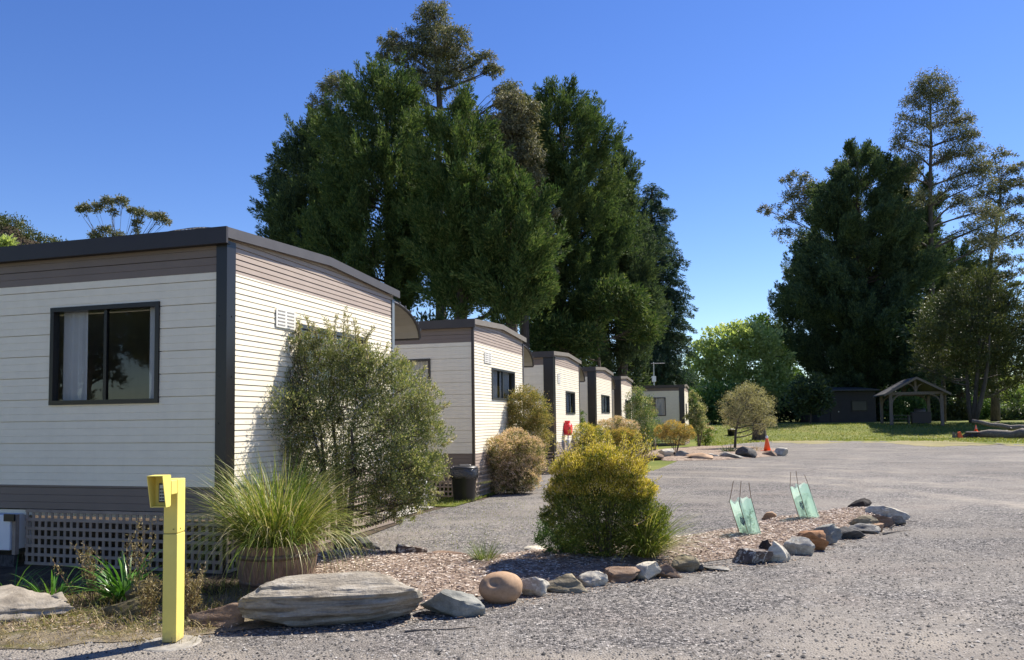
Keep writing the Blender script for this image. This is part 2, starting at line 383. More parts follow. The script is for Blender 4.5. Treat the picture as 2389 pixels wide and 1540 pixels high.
L_['euc_olive'] = mat_leaf('euc_olive', [(.0, (.095, .105, .06)), (.5, (.185, .18, .11)), (1, (.29, .255, .165))], .62, 0.28, .5, .22, .4)
L_['bright'] = mat_leaf('bright', [(.0, (.24, .33, .11)), (.5, (.40, .49, .18)), (1, (.56, .62, .30))], .5, 0.5, .6, .3, .3)
L_['midgreen'] = mat_leaf('midgreen', [(.0, (.05, .11, .028)), (.5, (.105, .19, .05)), (1, (.18, .27, .08))], .5, 0.35, .6, .3, .4)
L_['olive'] = mat_leaf('olive', [(.0, (.034, .050, .02)), (.5, (.074, .094, .034)), (1, (.13, .14, .05))], .5, 0.28, .6, .3, .4)
L_['shade'] = mat_leaf('shade', [(.0, (.03, .05, .025)), (.5, (.06, .095, .036)), (1, (.11, .145, .055))], .55, 0.25, .6, .3, .5)
L_['bush'] = mat_leaf('bush', [(.0, (.10, .145, .06)), (.5, (.21, .25, .09)), (.9, (.37, .36, .16)), (1, (.55, .52, .45))], .5, 0.42, .35, .35, 1.4)
L_['bush_tip'] = mat_leaf('bush_tip', [(.0, (.24, .26, .09)), (.6, (.40, .37, .18)), (1, (.62, .54, .50))], .5, 0.4, .3, .35, 1.4)
L_['lilac'] = mat_leaf('lilac_petal', [(.0, (.50, .46, .50)), (1, (.72, .66, .70))], .6, .3, .2, .2, 3)
L_['bush_green'] = mat_leaf('bush_green', [(.0, (.04, .10, .012)), (.5, (.10, .19, .02)), (1, (.24, .30, .04))], .5, .35, .3, .35, 2)
L_['yellow_in'] = mat_leaf('yellow_in', [(.0, (.055, .095, .02)), (.5, (.145, .185, .032)), (1, (.33, .34, .06))], .5, 0.35, .5, .3, 3)
L_['yellow'] = mat_leaf('yellow_tip', [(.0, (.33, .30, .04)), (.5, (.60, .49, .075)), (.82, (.74, .60, .16)), (1, (.80, .66, .50))], .5, 0.42, .4, .3, 3)
L_['pink_in'] = mat_leaf('pink_in', [(.0, (.09, .11, .035)), (.5, (.21, .21, .08)), (1, (.40, .34, .17))], .5, 0.38, .5, .3, 3)
L_['pink'] = mat_leaf('pink_tip', [(.0, (.46, .34, .19)), (.5, (.70, .52, .38)), (1, (.80, .63, .57))], .5, 0.38, .4, .3, 3)
L_['orange_tip'] = mat_leaf('orange_tip', [(.0, (.36, .26, .07)), (.5, (.60, .42, .12)), (1, (.72, .54, .22))], .5, 0.35, .4, .3, 3)
L_['golden'] = mat_leaf('golden_leaf', [(.0, (.12, .145, .035)), (.5, (.30, .27, .085)), (1, (.54, .40, .18))], .5, 0.38, .4, .3, 2)
L_['cream'] = mat_leaf('cream_leaf', [(.0, (.18, .20, .08)), (.5, (.35, .35, .17)), (1, (.54, .52, .34))], .5, 0.4, .4, .3, 1.5)
L_['silver'] = mat_leaf('silver_leaf', [(.0, (.20, .19, .09)), (.5, (.39, .36, .20)), (1, (.58, .54, .36))], .5, 0.4, .4, .3, 1.5)
L_['grass'] = mat_leaf('grass_blade', [(.0, (.08, .14, .018)), (.5, (.20, .27, .035)), (.78, (.40, .37, .12)), (1, (.66, .58, .38))], .45, 0.35, .2, .4, 2)
L_['strap'] = mat_leaf('strap_leaf', [(.0, (.035, .12, .016)), (.6, (.09, .24, .035)), (1, (.22, .38, .08))], .3, 0.35, .2, .5, 2)
L_['sedge'] = mat_leaf('sedge_blade', [(.0, (.07, .12, .035)), (.6, (.16, .22, .06)), (1, (.34, .34, .16))], .45, .3, .2, .4, 2)
L_['lawn_grass'] = mat_leaf('lawn_grass', [(.0, (.10, .15, .02)), (.6, (.21, .25, .04)), (1, (.38, .34, .10))], .5, 0.4, .3, .3, .6)
L_['dry_grass'] = mat_leaf('dry_grass', [(.0, (.16, .13, .05)), (.6, (.32, .25, .12)), (1, (.50, .42, .26))], .7, .25, .2, .2, 2)
L_['chip'] = mat_leaf('bark_chip', [(.0, (.12, .08, .06)), (.3, (.30, .215, .165)), (.65, (.53, .43, .35)), (1, (.76, .69, .60))], .85, 0.0, .25, .2, 2)
L_['litter'] = mat_leaf('leaf_litter', [(.0, (.12, .08, .05)), (.5, (.30, .21, .14)), (1, (.58, .48, .38))], .8, .0, .2, .2, 2)
def mat_pebble():
    m = NT('pebble'); g = m.n('NewGeometry')
    c = m.ramp(g.outputs['Random Per Island'], [(0, (.02, .02, .021)), (.4, (.085, .082, .082)), (.75, (.19, .182, .175)), (.94, (.32, .305, .285)), (1, (.48, .46, .43))])
    m.col(c); m.set(Roughness=.85); m.b.inputs['Specular IOR Level'].default_value = .3; return m.m
M['pebble'] = mat_pebble()

# ------------------------------------------------------------------ the ground
def grid_sheet(name, xs, ys, fz, mat, kind='structure'):
    nx, ny = len(xs), len(ys)
    X, Y = np.meshgrid(xs, ys); Z = fz(X, Y)
    V = np.stack([X, Y, Z], -1).reshape(-1, 3)
    f = [(j * nx + i, j * nx + i + 1, (j + 1) * nx + i + 1, (j + 1) * nx + i) for j in range(ny - 1) for i in range(nx - 1)]
    me = bpy.data.meshes.new(name); me.from_pydata(V.tolist(), [], f); me.polygons.foreach_set('use_smooth', [True] * len(f))
    o = link(name, me, mat); return tag(o, kind=kind)
grid_sheet('ground', np.array([-900, -400, -150, -60, -20, 0, 20, 40, 60, 100, 200, 500, 900.]), np.concatenate([[-60, -10, 20, 40], np.arange(50, 68, 1), [70, 80, 100, 140, 183, 300, 600, 1500]]), terr, M['lawn'])

def flat_poly(name, pts, z, mat, kind='structure'):
    me = bpy.data.meshes.new(name); bm = bmesh.new()
    f = bm.faces.new([bm.verts.new((float(p[0]), float(p[1]), z)) for p in pts])
    if f.normal.z < 0: f.normal_flip()
    f.normal_update()
    if f.normal.z < 0: f.normal_flip()
    bmesh.ops.triangulate(bm, faces=bm.faces[:]); bm.to_mesh(me); bm.free()
    return tag(link(name, me, mat), kind=kind)
def wob(p, q, n, a, rg):
    return [(p[0] + (q[0] - p[0]) * t + rg.normal(0, a), p[1] + (q[1] - p[1]) * t + rg.normal(0, a)) for t in np.linspace(0, 1, n, endpoint=False)]
rg = np.random.default_rng(3)
EP = ((2900, 1050), (2500, 1042), (2389, 1037), (2200, 1034), (2050, 1030), (1900, 1028), (1800, 1031), (1720, 1034), (1640, 1044), (1560, 1056))
# gravel yard: everything in front of the lawn
edge = [gp(u + rg.normal(0, 6), v + rg.normal(0, .7))[:2] for (a_, b_), (c_, d_) in zip(EP, EP[1:]) for u, v in [(a_ + (c_ - a_) * q, b_ + (d_ - b_) * q) for q in np.linspace(0, 1, 12, endpoint=False)]]
yard = [(-60, -40), (60, -40), (70, 10)] + [tuple(p) for p in edge] + [(9.3, 40), (7.0, 32), (4.6, 25), (2.2, 20), tuple(gp(1262, 1100)[:2]), tuple(gp(1232, 1126)[:2]), tuple(gp(1130, 1166)[:2]), tuple(gp(1010, 1192)[:2]), tuple(gp(925, 1216)[:2]), (-2.3, 10.0), (-3.4, 7.6), (-4.6, 6.8), (-12, 6.4)]
flat_poly('gravel_yard', yard, .006, M['gravel'])
# dry earth verge at the foot of the near cabin and the gap beside the gravel
flat_poly('dry_verge', [(-12, 5.72)] + wob((-9, 5.72), (-3.3, 5.72), 14, .05, rg) + wob((-3.3, 5.72), (-2.45, 6.05), 5, .04, rg) + [(-1.8, 6.3), (-1.6, 7.2), (-2.7, 9.0), (-3.3, 8.4), (-4.2, 8.2), (-12, 10.4)], .012, M['dry_ground'])
flat_poly('dark_soil', wob((-12, 7.05), (-3.4, 7.0), 20, .07, rg) + [(-2.75, 7.4), (-2.62, 8.8), (-2.15, 10.6), (-1.75, 12.5), (-3, 14.0), (-12, 11.2)], .018, M['soil'])
cp = [gp(u, v)[:2] for u, v in ((930, 1212), (1000, 1186), (960, 1183), (915, 1196))]
flat_poly('cabin_soil', [tuple(P[:2]) for P in [np.array(q) for q in ((-1.75, 11.5), (-1.0, 13.6), (.1, 16.2), (1.2, 19.0), (2.5, 22), (4.5, 28), (7.2, 35.5), (9.2, 40), (-2, 46), (-14, 24), (-14, 10.6), (-6, 11.0))]], .003, M['soil'])
flat_poly('concrete_path', [gp(926, 1211)[:2], gp(1012, 1186)[:2], gp(960, 1176)[:2], gp(880, 1200)[:2]], .024, M['concrete'])
flat_poly('grass_verge', [gp(990, 1183)[:2], gp(1060, 1184)[:2], gp(1130, 1162)[:2], gp(1230, 1132)[:2], gp(1230, 1112)[:2], gp(1100, 1130)[:2], gp(960, 1150)[:2]], .020, M['lawn'])
le = [tuple(gp(u + rg.normal(0, 10), v + rg.normal(0, 1.1))[:2]) for u, v in [(2900 - q * 1100, 1046 - q * 22 + 4 * math.sin(q * 17)) for q in np.linspace(0, 1, 60)]] + [tuple(gp(u + rg.normal(0, 10), v + rg.normal(0, .9))[:2]) for u, v in [(1800 + q * 1100, 1031 + q * 22 + 3 * math.sin(q * 23)) for q in np.linspace(0, 1, 60)]]
flat_poly('dry_lawn_edge', le, .014, M['lawn_dry'])
# footing round the yellow post
b = MB(); pc = gp(394, 1506)
b.lathe([(.215 + .0, 0), (.20, .010)], 24, (0, 0, 0))
fo = b.build('concrete_footing', M['old_concrete']); fo.location = (pc[0], pc[1] + .03, .004); tag(fo, 'round pale concrete footing in the gravel around the yellow post', 'footing')

# mulch bed, a low mound inside the ring of stones
bed_px = [(560, 1440), (700, 1462), (900, 1445), (1000, 1420), (1110, 1395), (1220, 1375), (1320, 1362), (1400, 1347), (1480, 1336), (1580, 1322), (1680, 1308), (1760, 1298), (1850, 1282), (1930, 1264), (2000, 1246), (2060, 1228), (2098, 1212), (2080, 1198), (2020, 1190), (1950, 1192), (1860, 1206), (1790, 1216), (1720, 1236), (1640, 1250), (1550, 1262), (1400, 1272), (1260, 1290), (1200, 1298), (1080, 1303), (960, 1300), (880, 1290), (820, 1275), (760, 1290), (640, 1330), (560, 1380)]
bed = np.array([gp(u, v)[:2] for u, v in bed_px])
def inside(P, poly):
    x, y = P[:, 0], P[:, 1]; c = np.zeros(len(P), bool); n = len(poly); j = n - 1
    for i in range(n):
        xi, yi = poly[i]; xj, yj = poly[j]
        k = ((yi > y) != (yj > y)) & (x < (xj - xi) * (y - yi) / (yj - yi + 1e-12) + xi); c ^= k; j = i
    return c
def edge_dist(P, poly):
    d = np.full(len(P), 1e9)
    for i in range(len(poly)):
        a, bq = poly[i - 1], poly[i]; ab = bq - a
        t = np.clip(((P - a) @ ab) / (ab @ ab + 1e-12), 0, 1); d = np.minimum(d, np.linalg.norm(P - (a + t[:, None] * ab), axis=1))
    return d
def bed_z(P, poly=bed, h=.10):
    d = edge_dist(P, poly) * inside(P, poly)
    return .012 + h * (1 - np.exp(-d / .28)) + .015 * np.sin(P[:, 0] * 5.1) * np.sin(P[:, 1] * 4.3) * np.clip(d * 4, 0, 1)
def mound(name, poly, mat, h, step=.09):
    me = bpy.data.meshes.new(name); bm = bmesh.new()
    x0, y0 = poly.min(0); x1, y1 = poly.max(0)
    G = np.array([(x, y) for x in np.arange(x0, x1, step) for y in np.arange(y0, y1, step)])
    G = G[inside(G, poly)]; G = G[edge_dist(G, poly) > step * .5] + 0
    E = []
    for i in range(len(poly)):
        a, c = poly[i - 1], poly[i]; n = max(1, int(np.linalg.norm(c - a) / step)); E += [a + (c - a) * t for t in np.linspace(0, 1, n, endpoint=False)]
    E = np.array(E); A = np.vstack([E, G])
    from mathutils.geometry import delaunay_2d_cdt
    r = delaunay_2d_cdt([Vector(p) for p in A], [(i, (i + 1) % len(E)) for i in range(len(E))], [], 0, 1e-5)
    vs = np.array([(p.x, p.y) for p in r[0]]); cen = np.array([vs[list(f)].mean(0) for f in r[2]]); ok = inside(cen, poly)
    z = bed_z(vs, poly, h)
    me.from_pydata([(p[0], p[1], zz) for p, zz in zip(vs, z)], [], [tuple(f) for f, k in zip(r[2], ok) if k])
    me.polygons.foreach_set('use_smooth', [True] * len(me.polygons))
    return tag(link(name, me, mat), kind='structure')
mound('mulch_bed', bed, M['mulch'], .10)
far_px = [(1490, 1070), (1560, 1076), (1680, 1074), (1770, 1068), (1835, 1062), (1825, 1050), (1740, 1043), (1620, 1044), (1520, 1052)]
farbed = np.array([gp(u, v)[:2] for u, v in far_px])
mound('far_mulch_bed', farbed, M['mulch'], .10, .3)

# mulch chips and leaf litter lying loose
def chips(name, poly, n, h, Lr, Wr, mat, seed, label, cat, zfun=None):
    rg = np.random.default_rng(seed); x0, y0 = poly.min(0); x1, y1 = poly.max(0)
    P = rg.uniform((x0, y0), (x1, y1), (n * 4, 2)); P = P[inside(P, poly)][:n]
    z = (bed_z(P, poly, h) if zfun is None else zfun(P)) + rg.uniform(.002, .014, len(P))
    az = rg.uniform(0, 2 * math.pi, len(P)); D = np.stack([np.cos(az), np.sin(az), rg.normal(0, .22, len(P))], 1)
    V = leaf_quads(rg, np.column_stack([P, z]), D, rg.uniform(*Lr, len(P)), rg.uniform(*Wr, len(P)), .0)
    # chips lie flattish: squash the vertical spread
    c = V.mean(1, keepdims=True); V[:, :, 2:] = c[:, :, 2:] + (V[:, :, 2:] - c[:, :, 2:]) * .45
    return tag(np_quads(name, V, mat), label, cat, kind='stuff')
chips('bark_chips', bed, 30000, .10, (.02, .07), (.009, .022), L_['chip'], 5, 'loose tan and brown bark chips covering the near garden bed', 'bark mulch')
band = np.array([gp(u, v)[:2] for u, v in ((420, 1490), (560, 1486), (760, 1482), (1000, 1462), (1200, 1425), (1400, 1385), (1620, 1345), (1800, 1325), (1960, 1280), (2130, 1232), (2110, 1214), (1900, 1268), (1700, 1310), (1500, 1345), (1280, 1375), (1080, 1415), (900, 1452), (600, 1470), (440, 1460))])
chips('leaf_litter', band, 5200, 0, (.015, .07), (.006, .018), L_['litter'], 6, 'scattered dry leaves and bark scraps on the gravel along the stones', 'leaf litter', lambda P: np.full(len(P), .009))
band2 = np.array([gp(u, v)[:2] for u, v in ((-60, 1480), (120, 1478), (360, 1480), (470, 1478), (560, 1470), (540, 1440), (440, 1400), (360, 1420), (150, 1420), (-60, 1425))])
chips('dry_litter', band2, 2200, 0, (.02, .07), (.006, .014), L_['litter'], 8, 'dry leaf litter on the earth at the foot of the yellow post', 'leaf litter', lambda P: np.full(len(P), .016))
# loose gravel near the camera
def pebbles():
    rg = np.random.default_rng(9); N = 30000
    Y = 3.4 + 9.0 * rg.random(N) ** 1.35; X = (rg.uniform(-.72, .72, N)) * Y
    ok = inside(np.column_stack([X, Y]), np.array(yard)) & ~inside(np.column_stack([X, Y]), bed); X, Y = X[ok], Y[ok]; N = len(X)
    oc = np.array([(1, 0, 0), (0, 1, 0), (-1, 0, 0), (0, -1, 0), (0, 0, 1), (0, 0, -1)], float)
    s = rg.uniform(.0045, .0105, N) * (1 + .8 * (rg.random(N) > .96)); sc = np.stack([s * rg.uniform(.8, 1.4, N), s * rg.uniform(.8, 1.4, N), s * rg.uniform(.6, 1, N)], 1)
    az = rg.uniform(0, 6.3, N); V = oc[None] * sc[:, None]
    c, q = np.cos(az)[:, None], np.sin(az)[:, None]; x = V[..., 0] * c - V[..., 1] * q; y = V[..., 0] * q + V[..., 1] * c
    V = np.stack([x + X[:, None], y + Y[:, None], V[..., 2] + .006 + s[:, None] * .3], -1)
    T = np.array([(0, 1, 4), (1, 2, 4), (2, 3, 4), (3, 0, 4)])
    idx = (np.arange(N)[:, None, None] * 6 + T[None]).reshape(-1); me = bpy.data.meshes.new('loose_gravel')
    me.vertices.add(N * 6); me.vertices.foreach_set('co', V.astype(np.float32).ravel()); nf = N * 4
    me.loops.add(nf * 3); me.loops.foreach_set('vertex_index', idx.astype(np.int32)); me.polygons.add(nf)
    me.polygons.foreach_set('loop_start', np.arange(0, nf * 3, 3, dtype=np.int32))
    try: me.polygons.foreach_set('loop_total', np.full(nf, 3, dtype=np.int32))
    except Exception: pass
    me.update(calc_edges=True); me.validate()
    tag(link('loose_gravel', me, M['pebble']), 'loose grey pebbles lying over the gravel yard in the foreground', 'gravel', kind='stuff')
pebbles()

# ------------------------------------------------------------------ hills
def hills(name, pts, Y, mat, dark):
    # ridge given in picture pixels at distance Y; a real slope falling towards the viewer
    us = np.linspace(pts[0][0], pts[-1][0], 60); vs = np.interp(us, [p[0] for p in pts], [p[1] for p in pts]); rg = np.random.default_rng(len(pts))
    V = []; ks = np.linspace(0, 1, 9)
    for u, v in zip(us, vs):
        top = atd(u, v, Y)
        for k in ks:
            V.append((top[0] * (1 - .25 * k), Y * (1 - .3 * k), (top[2]) * (1 - k) ** 1.2 + 1.0 * k))
    for u, v in zip(us, vs): pass
    f = [(i * 9 + j, i * 9 + j + 1, (i + 1) * 9 + j + 1, (i + 1) * 9 + j) for i in range(59) for j in range(8)]
    me = bpy.data.meshes.new(name); me.from_pydata(V, [], f); o = tag(link(name, me, mat), kind='structure')
    return np.array(V)
HV = hills('hills', [(-260, 470), (-100, 500), (0, 519), (20, 522), (40, 532), (62, 553), (80, 561), (105, 570), (200, 592), (330, 640)], 420, M['soil'], 0)
rg = np.random.default_rng(21)
b3 = HV[rg.integers(0, len(HV), 5200)] + rg.normal(0, 1, (5200, 3)) * (2.5, 6, .8)
C = np.repeat(b3, 26, 0) + rg.normal(0, 1, (5200 * 26, 3)) * (.8, .8, 1.5) + (0, 0, 1.0)
tag(np_quads('hillside_forest', leaf_quads(rg, C, rg.normal(size=C.shape) + (0, 0, .6), rg.uniform(.7, 1.5, len(C)), .55), L_['olive']), 'dense forest covering the far hill behind the near cabin roof', 'forest', kind='stuff')
# ------------------------------------------------------------------ cabins
CA = R(16); DV = np.array([math.sin(CA), math.cos(CA), 0]); NV = np.array([-math.cos(CA), math.sin(CA), 0])
P1 = gp(524, 1137, .93) * (1, 1, 0)
PROF_F = [(0, .012), (.075, .0115), (.078, .0075), (.081, .0115), (.158, .0105), (.161, .0065), (.164, .0105), (.241, .009), (.2415, -.016), (.2485, -.016), (.249, .012), (.25, .012)]
PROF_S = [(0, .016), (.052, .011), (.058, .000), (.0625, .015), (.116, .009), (.1205, -.006), (.125, .016)]
def prof_pts(z0, z1, prof, per, zb):
    out = []; k = math.floor((z0 - zb) / per)
    pts = []
    while zb + k * per < z1 + per:
        pts += [(zb + k * per + z, o) for z, o in prof[:-1]]; k += 1
    def at(z):
        for (a, oa), (c, oc) in zip(pts, pts[1:]):
            if a <= z <= c: return oa + (oc - oa) * (z - a) / (c - a + 1e-9)
        return pts[0][1]
    return [(z0, at(z0))] + [(z, o) for z, o in pts if z0 + 1e-4 < z < z1 - 1e-4] + [(z1, at(z1))]
def panel(mb, side, t0, t1, z0, z1, prof, per, mi, clip=None):
    pp = prof_pts(z0, z1, prof, per, .66)
    for (a, oa), (c, oc) in zip(pp, pp[1:]):
        if clip: (p0, p1), (q0, q1) = clip(a), clip(c)
        else: p0 = q0 = t0; p1 = q1 = t1
        p0, q0 = max(p0, t0), max(q0, t0); p1, q1 = min(p1, t1), min(q1, t1)
        if p1 - p0 < .01 and q1 - q0 < .01: continue
        pt = (lambda t, z, o: (-o, t, z)) if side == 'front' else (lambda t, z, o: (t, -o, z))
        mb.add([pt(p0, a, oa), pt(p1, a, oa), pt(q1, c, oc), pt(q0, c, oc)], [(0, 1, 2, 3)], mi)
def wall(name, side, length, bands, ztop, holes, prof, per, mats, parent, clip=None):
    mb = MB(); zs = sorted({.66, ztop} | {z for _, z in bands if z < ztop} | {z for h in holes for z in h[2:4]})
    for a, c in zip(zs, zs[1:]):
        mi = next(i for i, (lo, hi) in enumerate(zip([.66] + [z for _, z in bands], [z for _, z in bands])) if a >= lo - 1e-6 and c <= hi + 1e-6)
        segs = [(0, length)]
        for h in holes:
            if h[2] <= a + 1e-6 and c <= h[3] + 1e-6:
                segs = [x for s in segs for x in ([(s[0], h[0]), (h[1], s[1])] if s[0] < h[0] < s[1] else [s])]
        for s in segs: panel(mb, side, s[0], s[1], a, c, prof, per, bands[mi][0], clip)
    return mb.build(name, mats, parent)
def curtain_mesh(mb, ax, t0, t1, z0, z1, depth, folds, seed):
    rg = np.random.default_rng(seed); n = max(8, folds * 6); pts = []
    for i in range(n + 1):
        q = i / n; t = t0 + (t1 - t0) * q; o = depth + .018 * math.sin(q * folds * 2 * math.pi) + .008 * rg.normal()
        pts.append((t, o))
    vs = []
    for t, o in pts:
        for z in (z0, z1): vs.append((o, t, z) if ax == 'front' else (t, o, z))
    mb.add(vs, [(2 * i, 2 * i + 2, 2 * i + 3, 2 * i + 1) for i in range(n)])
def window(parent, side, t0, t1, z0, z1, fr, frame_mat, mull=.5, curtains=(), seed=0, label=None):
    P = (lambda t, o, z: (o, t, z)) if side == 'front' else (lambda t, o, z: (t, o, z))
    def bx(mb, ta, tb, oa, ob, za, zb):
        p, q = P(ta, oa, za), P(tb, ob, zb); mb.box(tuple(map(min, p, q)), tuple(map(max, p, q)))
    mb = MB(); o0, o1 = -.035, .05
    bx(mb, t0, t1, o0, o1, z0, z0 + fr); bx(mb, t0, t1, o0, o1, z1 - fr, z1)
    bx(mb, t0, t0 + fr, o0 + .002, o1, z0 + fr, z1 - fr); bx(mb, t1 - fr, t1, o0 + .002, o1, z0 + fr, z1 - fr)
    if mull is not None:
        tm = t0 + (t1 - t0) * mull; bx(mb, tm - fr * .4, tm + fr * .4, .0, .04, z0 + fr, z1 - fr)
    wdw = mb.build('window', frame_mat, parent)
    if label: wdw['label'] = label
    pm = MB()
    cuts = [t0 + fr, t1 - fr] if mull is None else [t0 + fr, t0 + (t1 - t0) * mull - fr * .4, t0 + (t1 - t0) * mull + fr * .4, t1 - fr]
    for a, c in zip(cuts[::2], cuts[1::2]):
        q = MB(); q.add([P(a, .02, z0 + fr), P(c, .02, z0 + fr), P(c, .02, z1 - fr), P(a, .02, z1 - fr)], [(3, 2, 1, 0) if side == 'front' else (0, 1, 2, 3)]); q.build('pane', M['glass'], wdw)
    for i, (a, c) in enumerate(curtains):
        q = MB(); curtain_mesh(q, side, t0 + (t1 - t0) * a, t0 + (t1 - t0) * c, z0 - .03, z1 + .02, .12, max(2, int((c - a) * 14)), seed + i); q.build('curtain', M['curtain'], wdw, True)
    return wdw
def lattice(mb, ax, t0, t1, z0, z1, sp=.09, bw=.034, off=-.03):
    P = (lambda t, o, z: (o, t, z)) if ax == 'front' else (lambda t, o, z: (t, o, z))
    def bx(ta, tb, oa, ob, za, zb):
        p, q = P(ta, oa, za), P(tb, ob, zb); mb.box(tuple(map(min, p, q)), tuple(map(max, p, q)))
    n = int((t1 - t0) / sp)
    for i in range(n + 1): t = t0 + i * (t1 - t0 - bw) / n; bx(t, t + bw, off, off + .008, z0, z1)
    n = int((z1 - z0) / sp)
    for i in range(n + 1): z = z0 + i * (z1 - z0 - bw) / n; bx(t0, t1, off - .009, off - .001, z, z + bw)
def on_wall(s0, u, v, side, length0=0):
    Pw = P1 + DV * s0; nrm = DV if side == 'front' else NV; rr = ray(u, v)
    t = (nrm @ (Pw - CP)) / (nrm @ rr); h = CP + rr * t - Pw
    return (h @ (NV if side == 'front' else DV)), h[2]
def rect_on(s0, side, u0, v0, u1, v1):
    a = [on_wall(s0, u, v, side) for u, v in ((u0, v0), (u0, v1), (u1, v0), (u1, v1))]
    ts = [p[0] for p in a]; return (min((ts[0] + ts[1]) / 2, (ts[2] + ts[3]) / 2), max((ts[0] + ts[1]) / 2, (ts[2] + ts[3]) / 2), (a[1][1] + a[3][1]) / 2, (a[0][1] + a[2][1]) / 2)

def cabin(base, w, L, zt, label, post=.10, barge='taupe_trim', fwin=None, swin=None, vent=None, awning=False, fcurt=(), scurt=(), thin_post=False, lat_front=None, lat_side=None, seed=0, smull=.5, bolts=False):
    o = empty('cabin', base, label, 'cabin', 'cream cabins standing in a row', R(90) - CA)
    ze, rise = zt - .085, .11; half = w / 2
    clip = lambda z: (0, w) if z <= ze - .002 else ((z - ze) / rise * half, w - (z - ze) / rise * half)
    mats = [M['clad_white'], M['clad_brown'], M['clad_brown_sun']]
    hf = [fwin[:4]] if fwin else []
    hf = [(a + .01, c - .01, z0 + .01, z1 - .01) for a, c, z0, z1 in hf]
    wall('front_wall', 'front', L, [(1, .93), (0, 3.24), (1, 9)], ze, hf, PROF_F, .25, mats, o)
    hsd = [(a + .01, c - .01, z0 + .01, z1 - .01) for a, c, z0, z1 in ([swin[:4]] if swin else [])]
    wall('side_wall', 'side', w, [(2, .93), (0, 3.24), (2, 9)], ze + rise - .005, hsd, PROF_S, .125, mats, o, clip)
    b = MB(); b.box((w - .03, .02, .66), (w, L, ze)); b.box((.03, L - .03, .66), (w - .031, L, ze)); b.box((.03, .03, .58), (w - .031, L - .031, .64))
    b.build('rear_wall', M['clad_white'], o)
    b = MB(); e = .09
    for xa, xb, za, zb in ((-e, half, zt - .03, zt + rise - .02), (half, w + e, zt + rise - .02, zt - .03)):
        b.hexa([(xa, -.05, za - .04), (xb, -.05, zb - .04), (xb, L + .05, zb - .04), (xa, L + .05, za - .04), (xa, -.05, za), (xb, -.05, zb), (xb, L + .05, zb), (xa, L + .05, za)])
    b.build('roof', M['roof_sheet'], o)
    b = MB(); b.box((-e - .03, -.085, zt - .165), (-e + .002, L + .05, zt + .012)); b.box((-e + .002, -.05, zt - .16), (.0, L + .04, zt - .145))
    b.build('fascia', M['dark_trim' if barge == 'grey_trim' else 'brown_trim'], o)
    b = MB()
    for xa, xb, za, zb in ((-e + .004, half, zt, zt + rise), (half, w + e + .02, zt + rise, zt)):
        b.hexa([(xa, -.082, za - .105), (xb, -.082, zb - .105), (xb, -.052, zb - .105), (xa, -.052, za - .105), (xa, -.082, za + .01), (xb, -.082, zb + .01), (xb, -.052, zb + .01), (xa, -.052, za + .01)])
    b.build('barge_board', M[barge], o)
    b = MB()
    if thin_post: b.box((-.022, -.022, .6), (.03, .03, zt - .15))
    else:
        b.box((-.034, -.034, .42), (-.014, post, zt - .12)); b.box((-.014, -.034, .42), (post + .02, -.016, zt - .12))
        for z in (.95, 1.6, 2.1, 2.75): b.box((-.04, post * .55, z), (-.034, post * .55 + .014, z + .014)); b.box((.05, -.04, z), (.064, -.034, z + .014))
    b.build('corner_post', M['brown_trim' if thin_post else 'black_frame'], o)
    b = MB(); b.box((w - .07, -.03, .5), (w + .012, -.017, zt - .15)); b.build('end_trim', M['zinc' if barge == 'grey_trim' else 'grey_trim'], o)
    if fwin: window(o, 'front', *fwin[:4], .05, M['black_frame'], .5, fcurt, seed)
    if swin: window(o, 'side', *swin[:4], .045, M['grey_frame'], smull, scurt, seed + 7)
    if vent:
        t, z, sw, sh = vent; b = MB(); b.box((t, -.028, z), (t + sw, -.02, z + sh))
        v = b.build('vent', M['vent'], o); c = MB(); n = 5
        for i in range(n):
            zz = z + sh * (i + .6) / (n + .3); h = sh / n * .32
            c.box((t + sw * .08, -.031, zz), (t + sw * .45, -.028, zz + h)); c.box((t + sw * .56, -.031, zz), (t + sw * .92, -.028, zz + h))
        c.build('slot', M['slot'], v)
    if awning:
        b = MB(); n = 8; y0, y1, z0, z1, out = .02, 1.5, zt - .18, zt - .66, 1.15
        pr = [(w + .01 + out * math.sin(q * math.pi / 2 * .94), z1 + (z0 - z1) * math.cos(q * math.pi / 2) ** .9) for q in np.linspace(0, 1, n)]
        for (xa, za), (xb, zb) in zip(pr, pr[1:]):
            b.hexa([(xa, y0, za), (xb, y0, zb), (xb, y1, zb), (xa, y1, za), (xa, y0, za + .012), (xb, y0, zb + .012), (xb, y1, zb + .012), (xa, y1, za + .012)])
        aw = b.build('awning', M['awning_sheet'], o); c = MB()
        for y in (y0, y1): c.tube([(x, y - .004, z + .012) for x, z in pr], .026, 6)
        c.tube([(pr[-1][0], y0, pr[-1][1]), (pr[-1][0], y1, pr[-1][1])], .018, 6)
        for q in range(n - 1): c.box((pr[q][0], y0 - .03, pr[q][1] + .02), (pr[q][0] + .05, y0 + .02, pr[q][1] + .055))
        c.build('awning_frame', M['awning_edge'], aw)
    b = MB(); lf = lat_front or L - .05
    lattice(b, 'front', .0, lf, .03, .655); lt = b.build('lattice_skirt', M['lattice'], o)
    b = MB(); lattice(b, 'side', .0, w, .03, .655); b.box((w - .035, -.045, .0), (w, -.012, .66)); b.build('lattice_skirt', M['lattice'], o)
    return o
ux = lambda s: P1 + DV * s
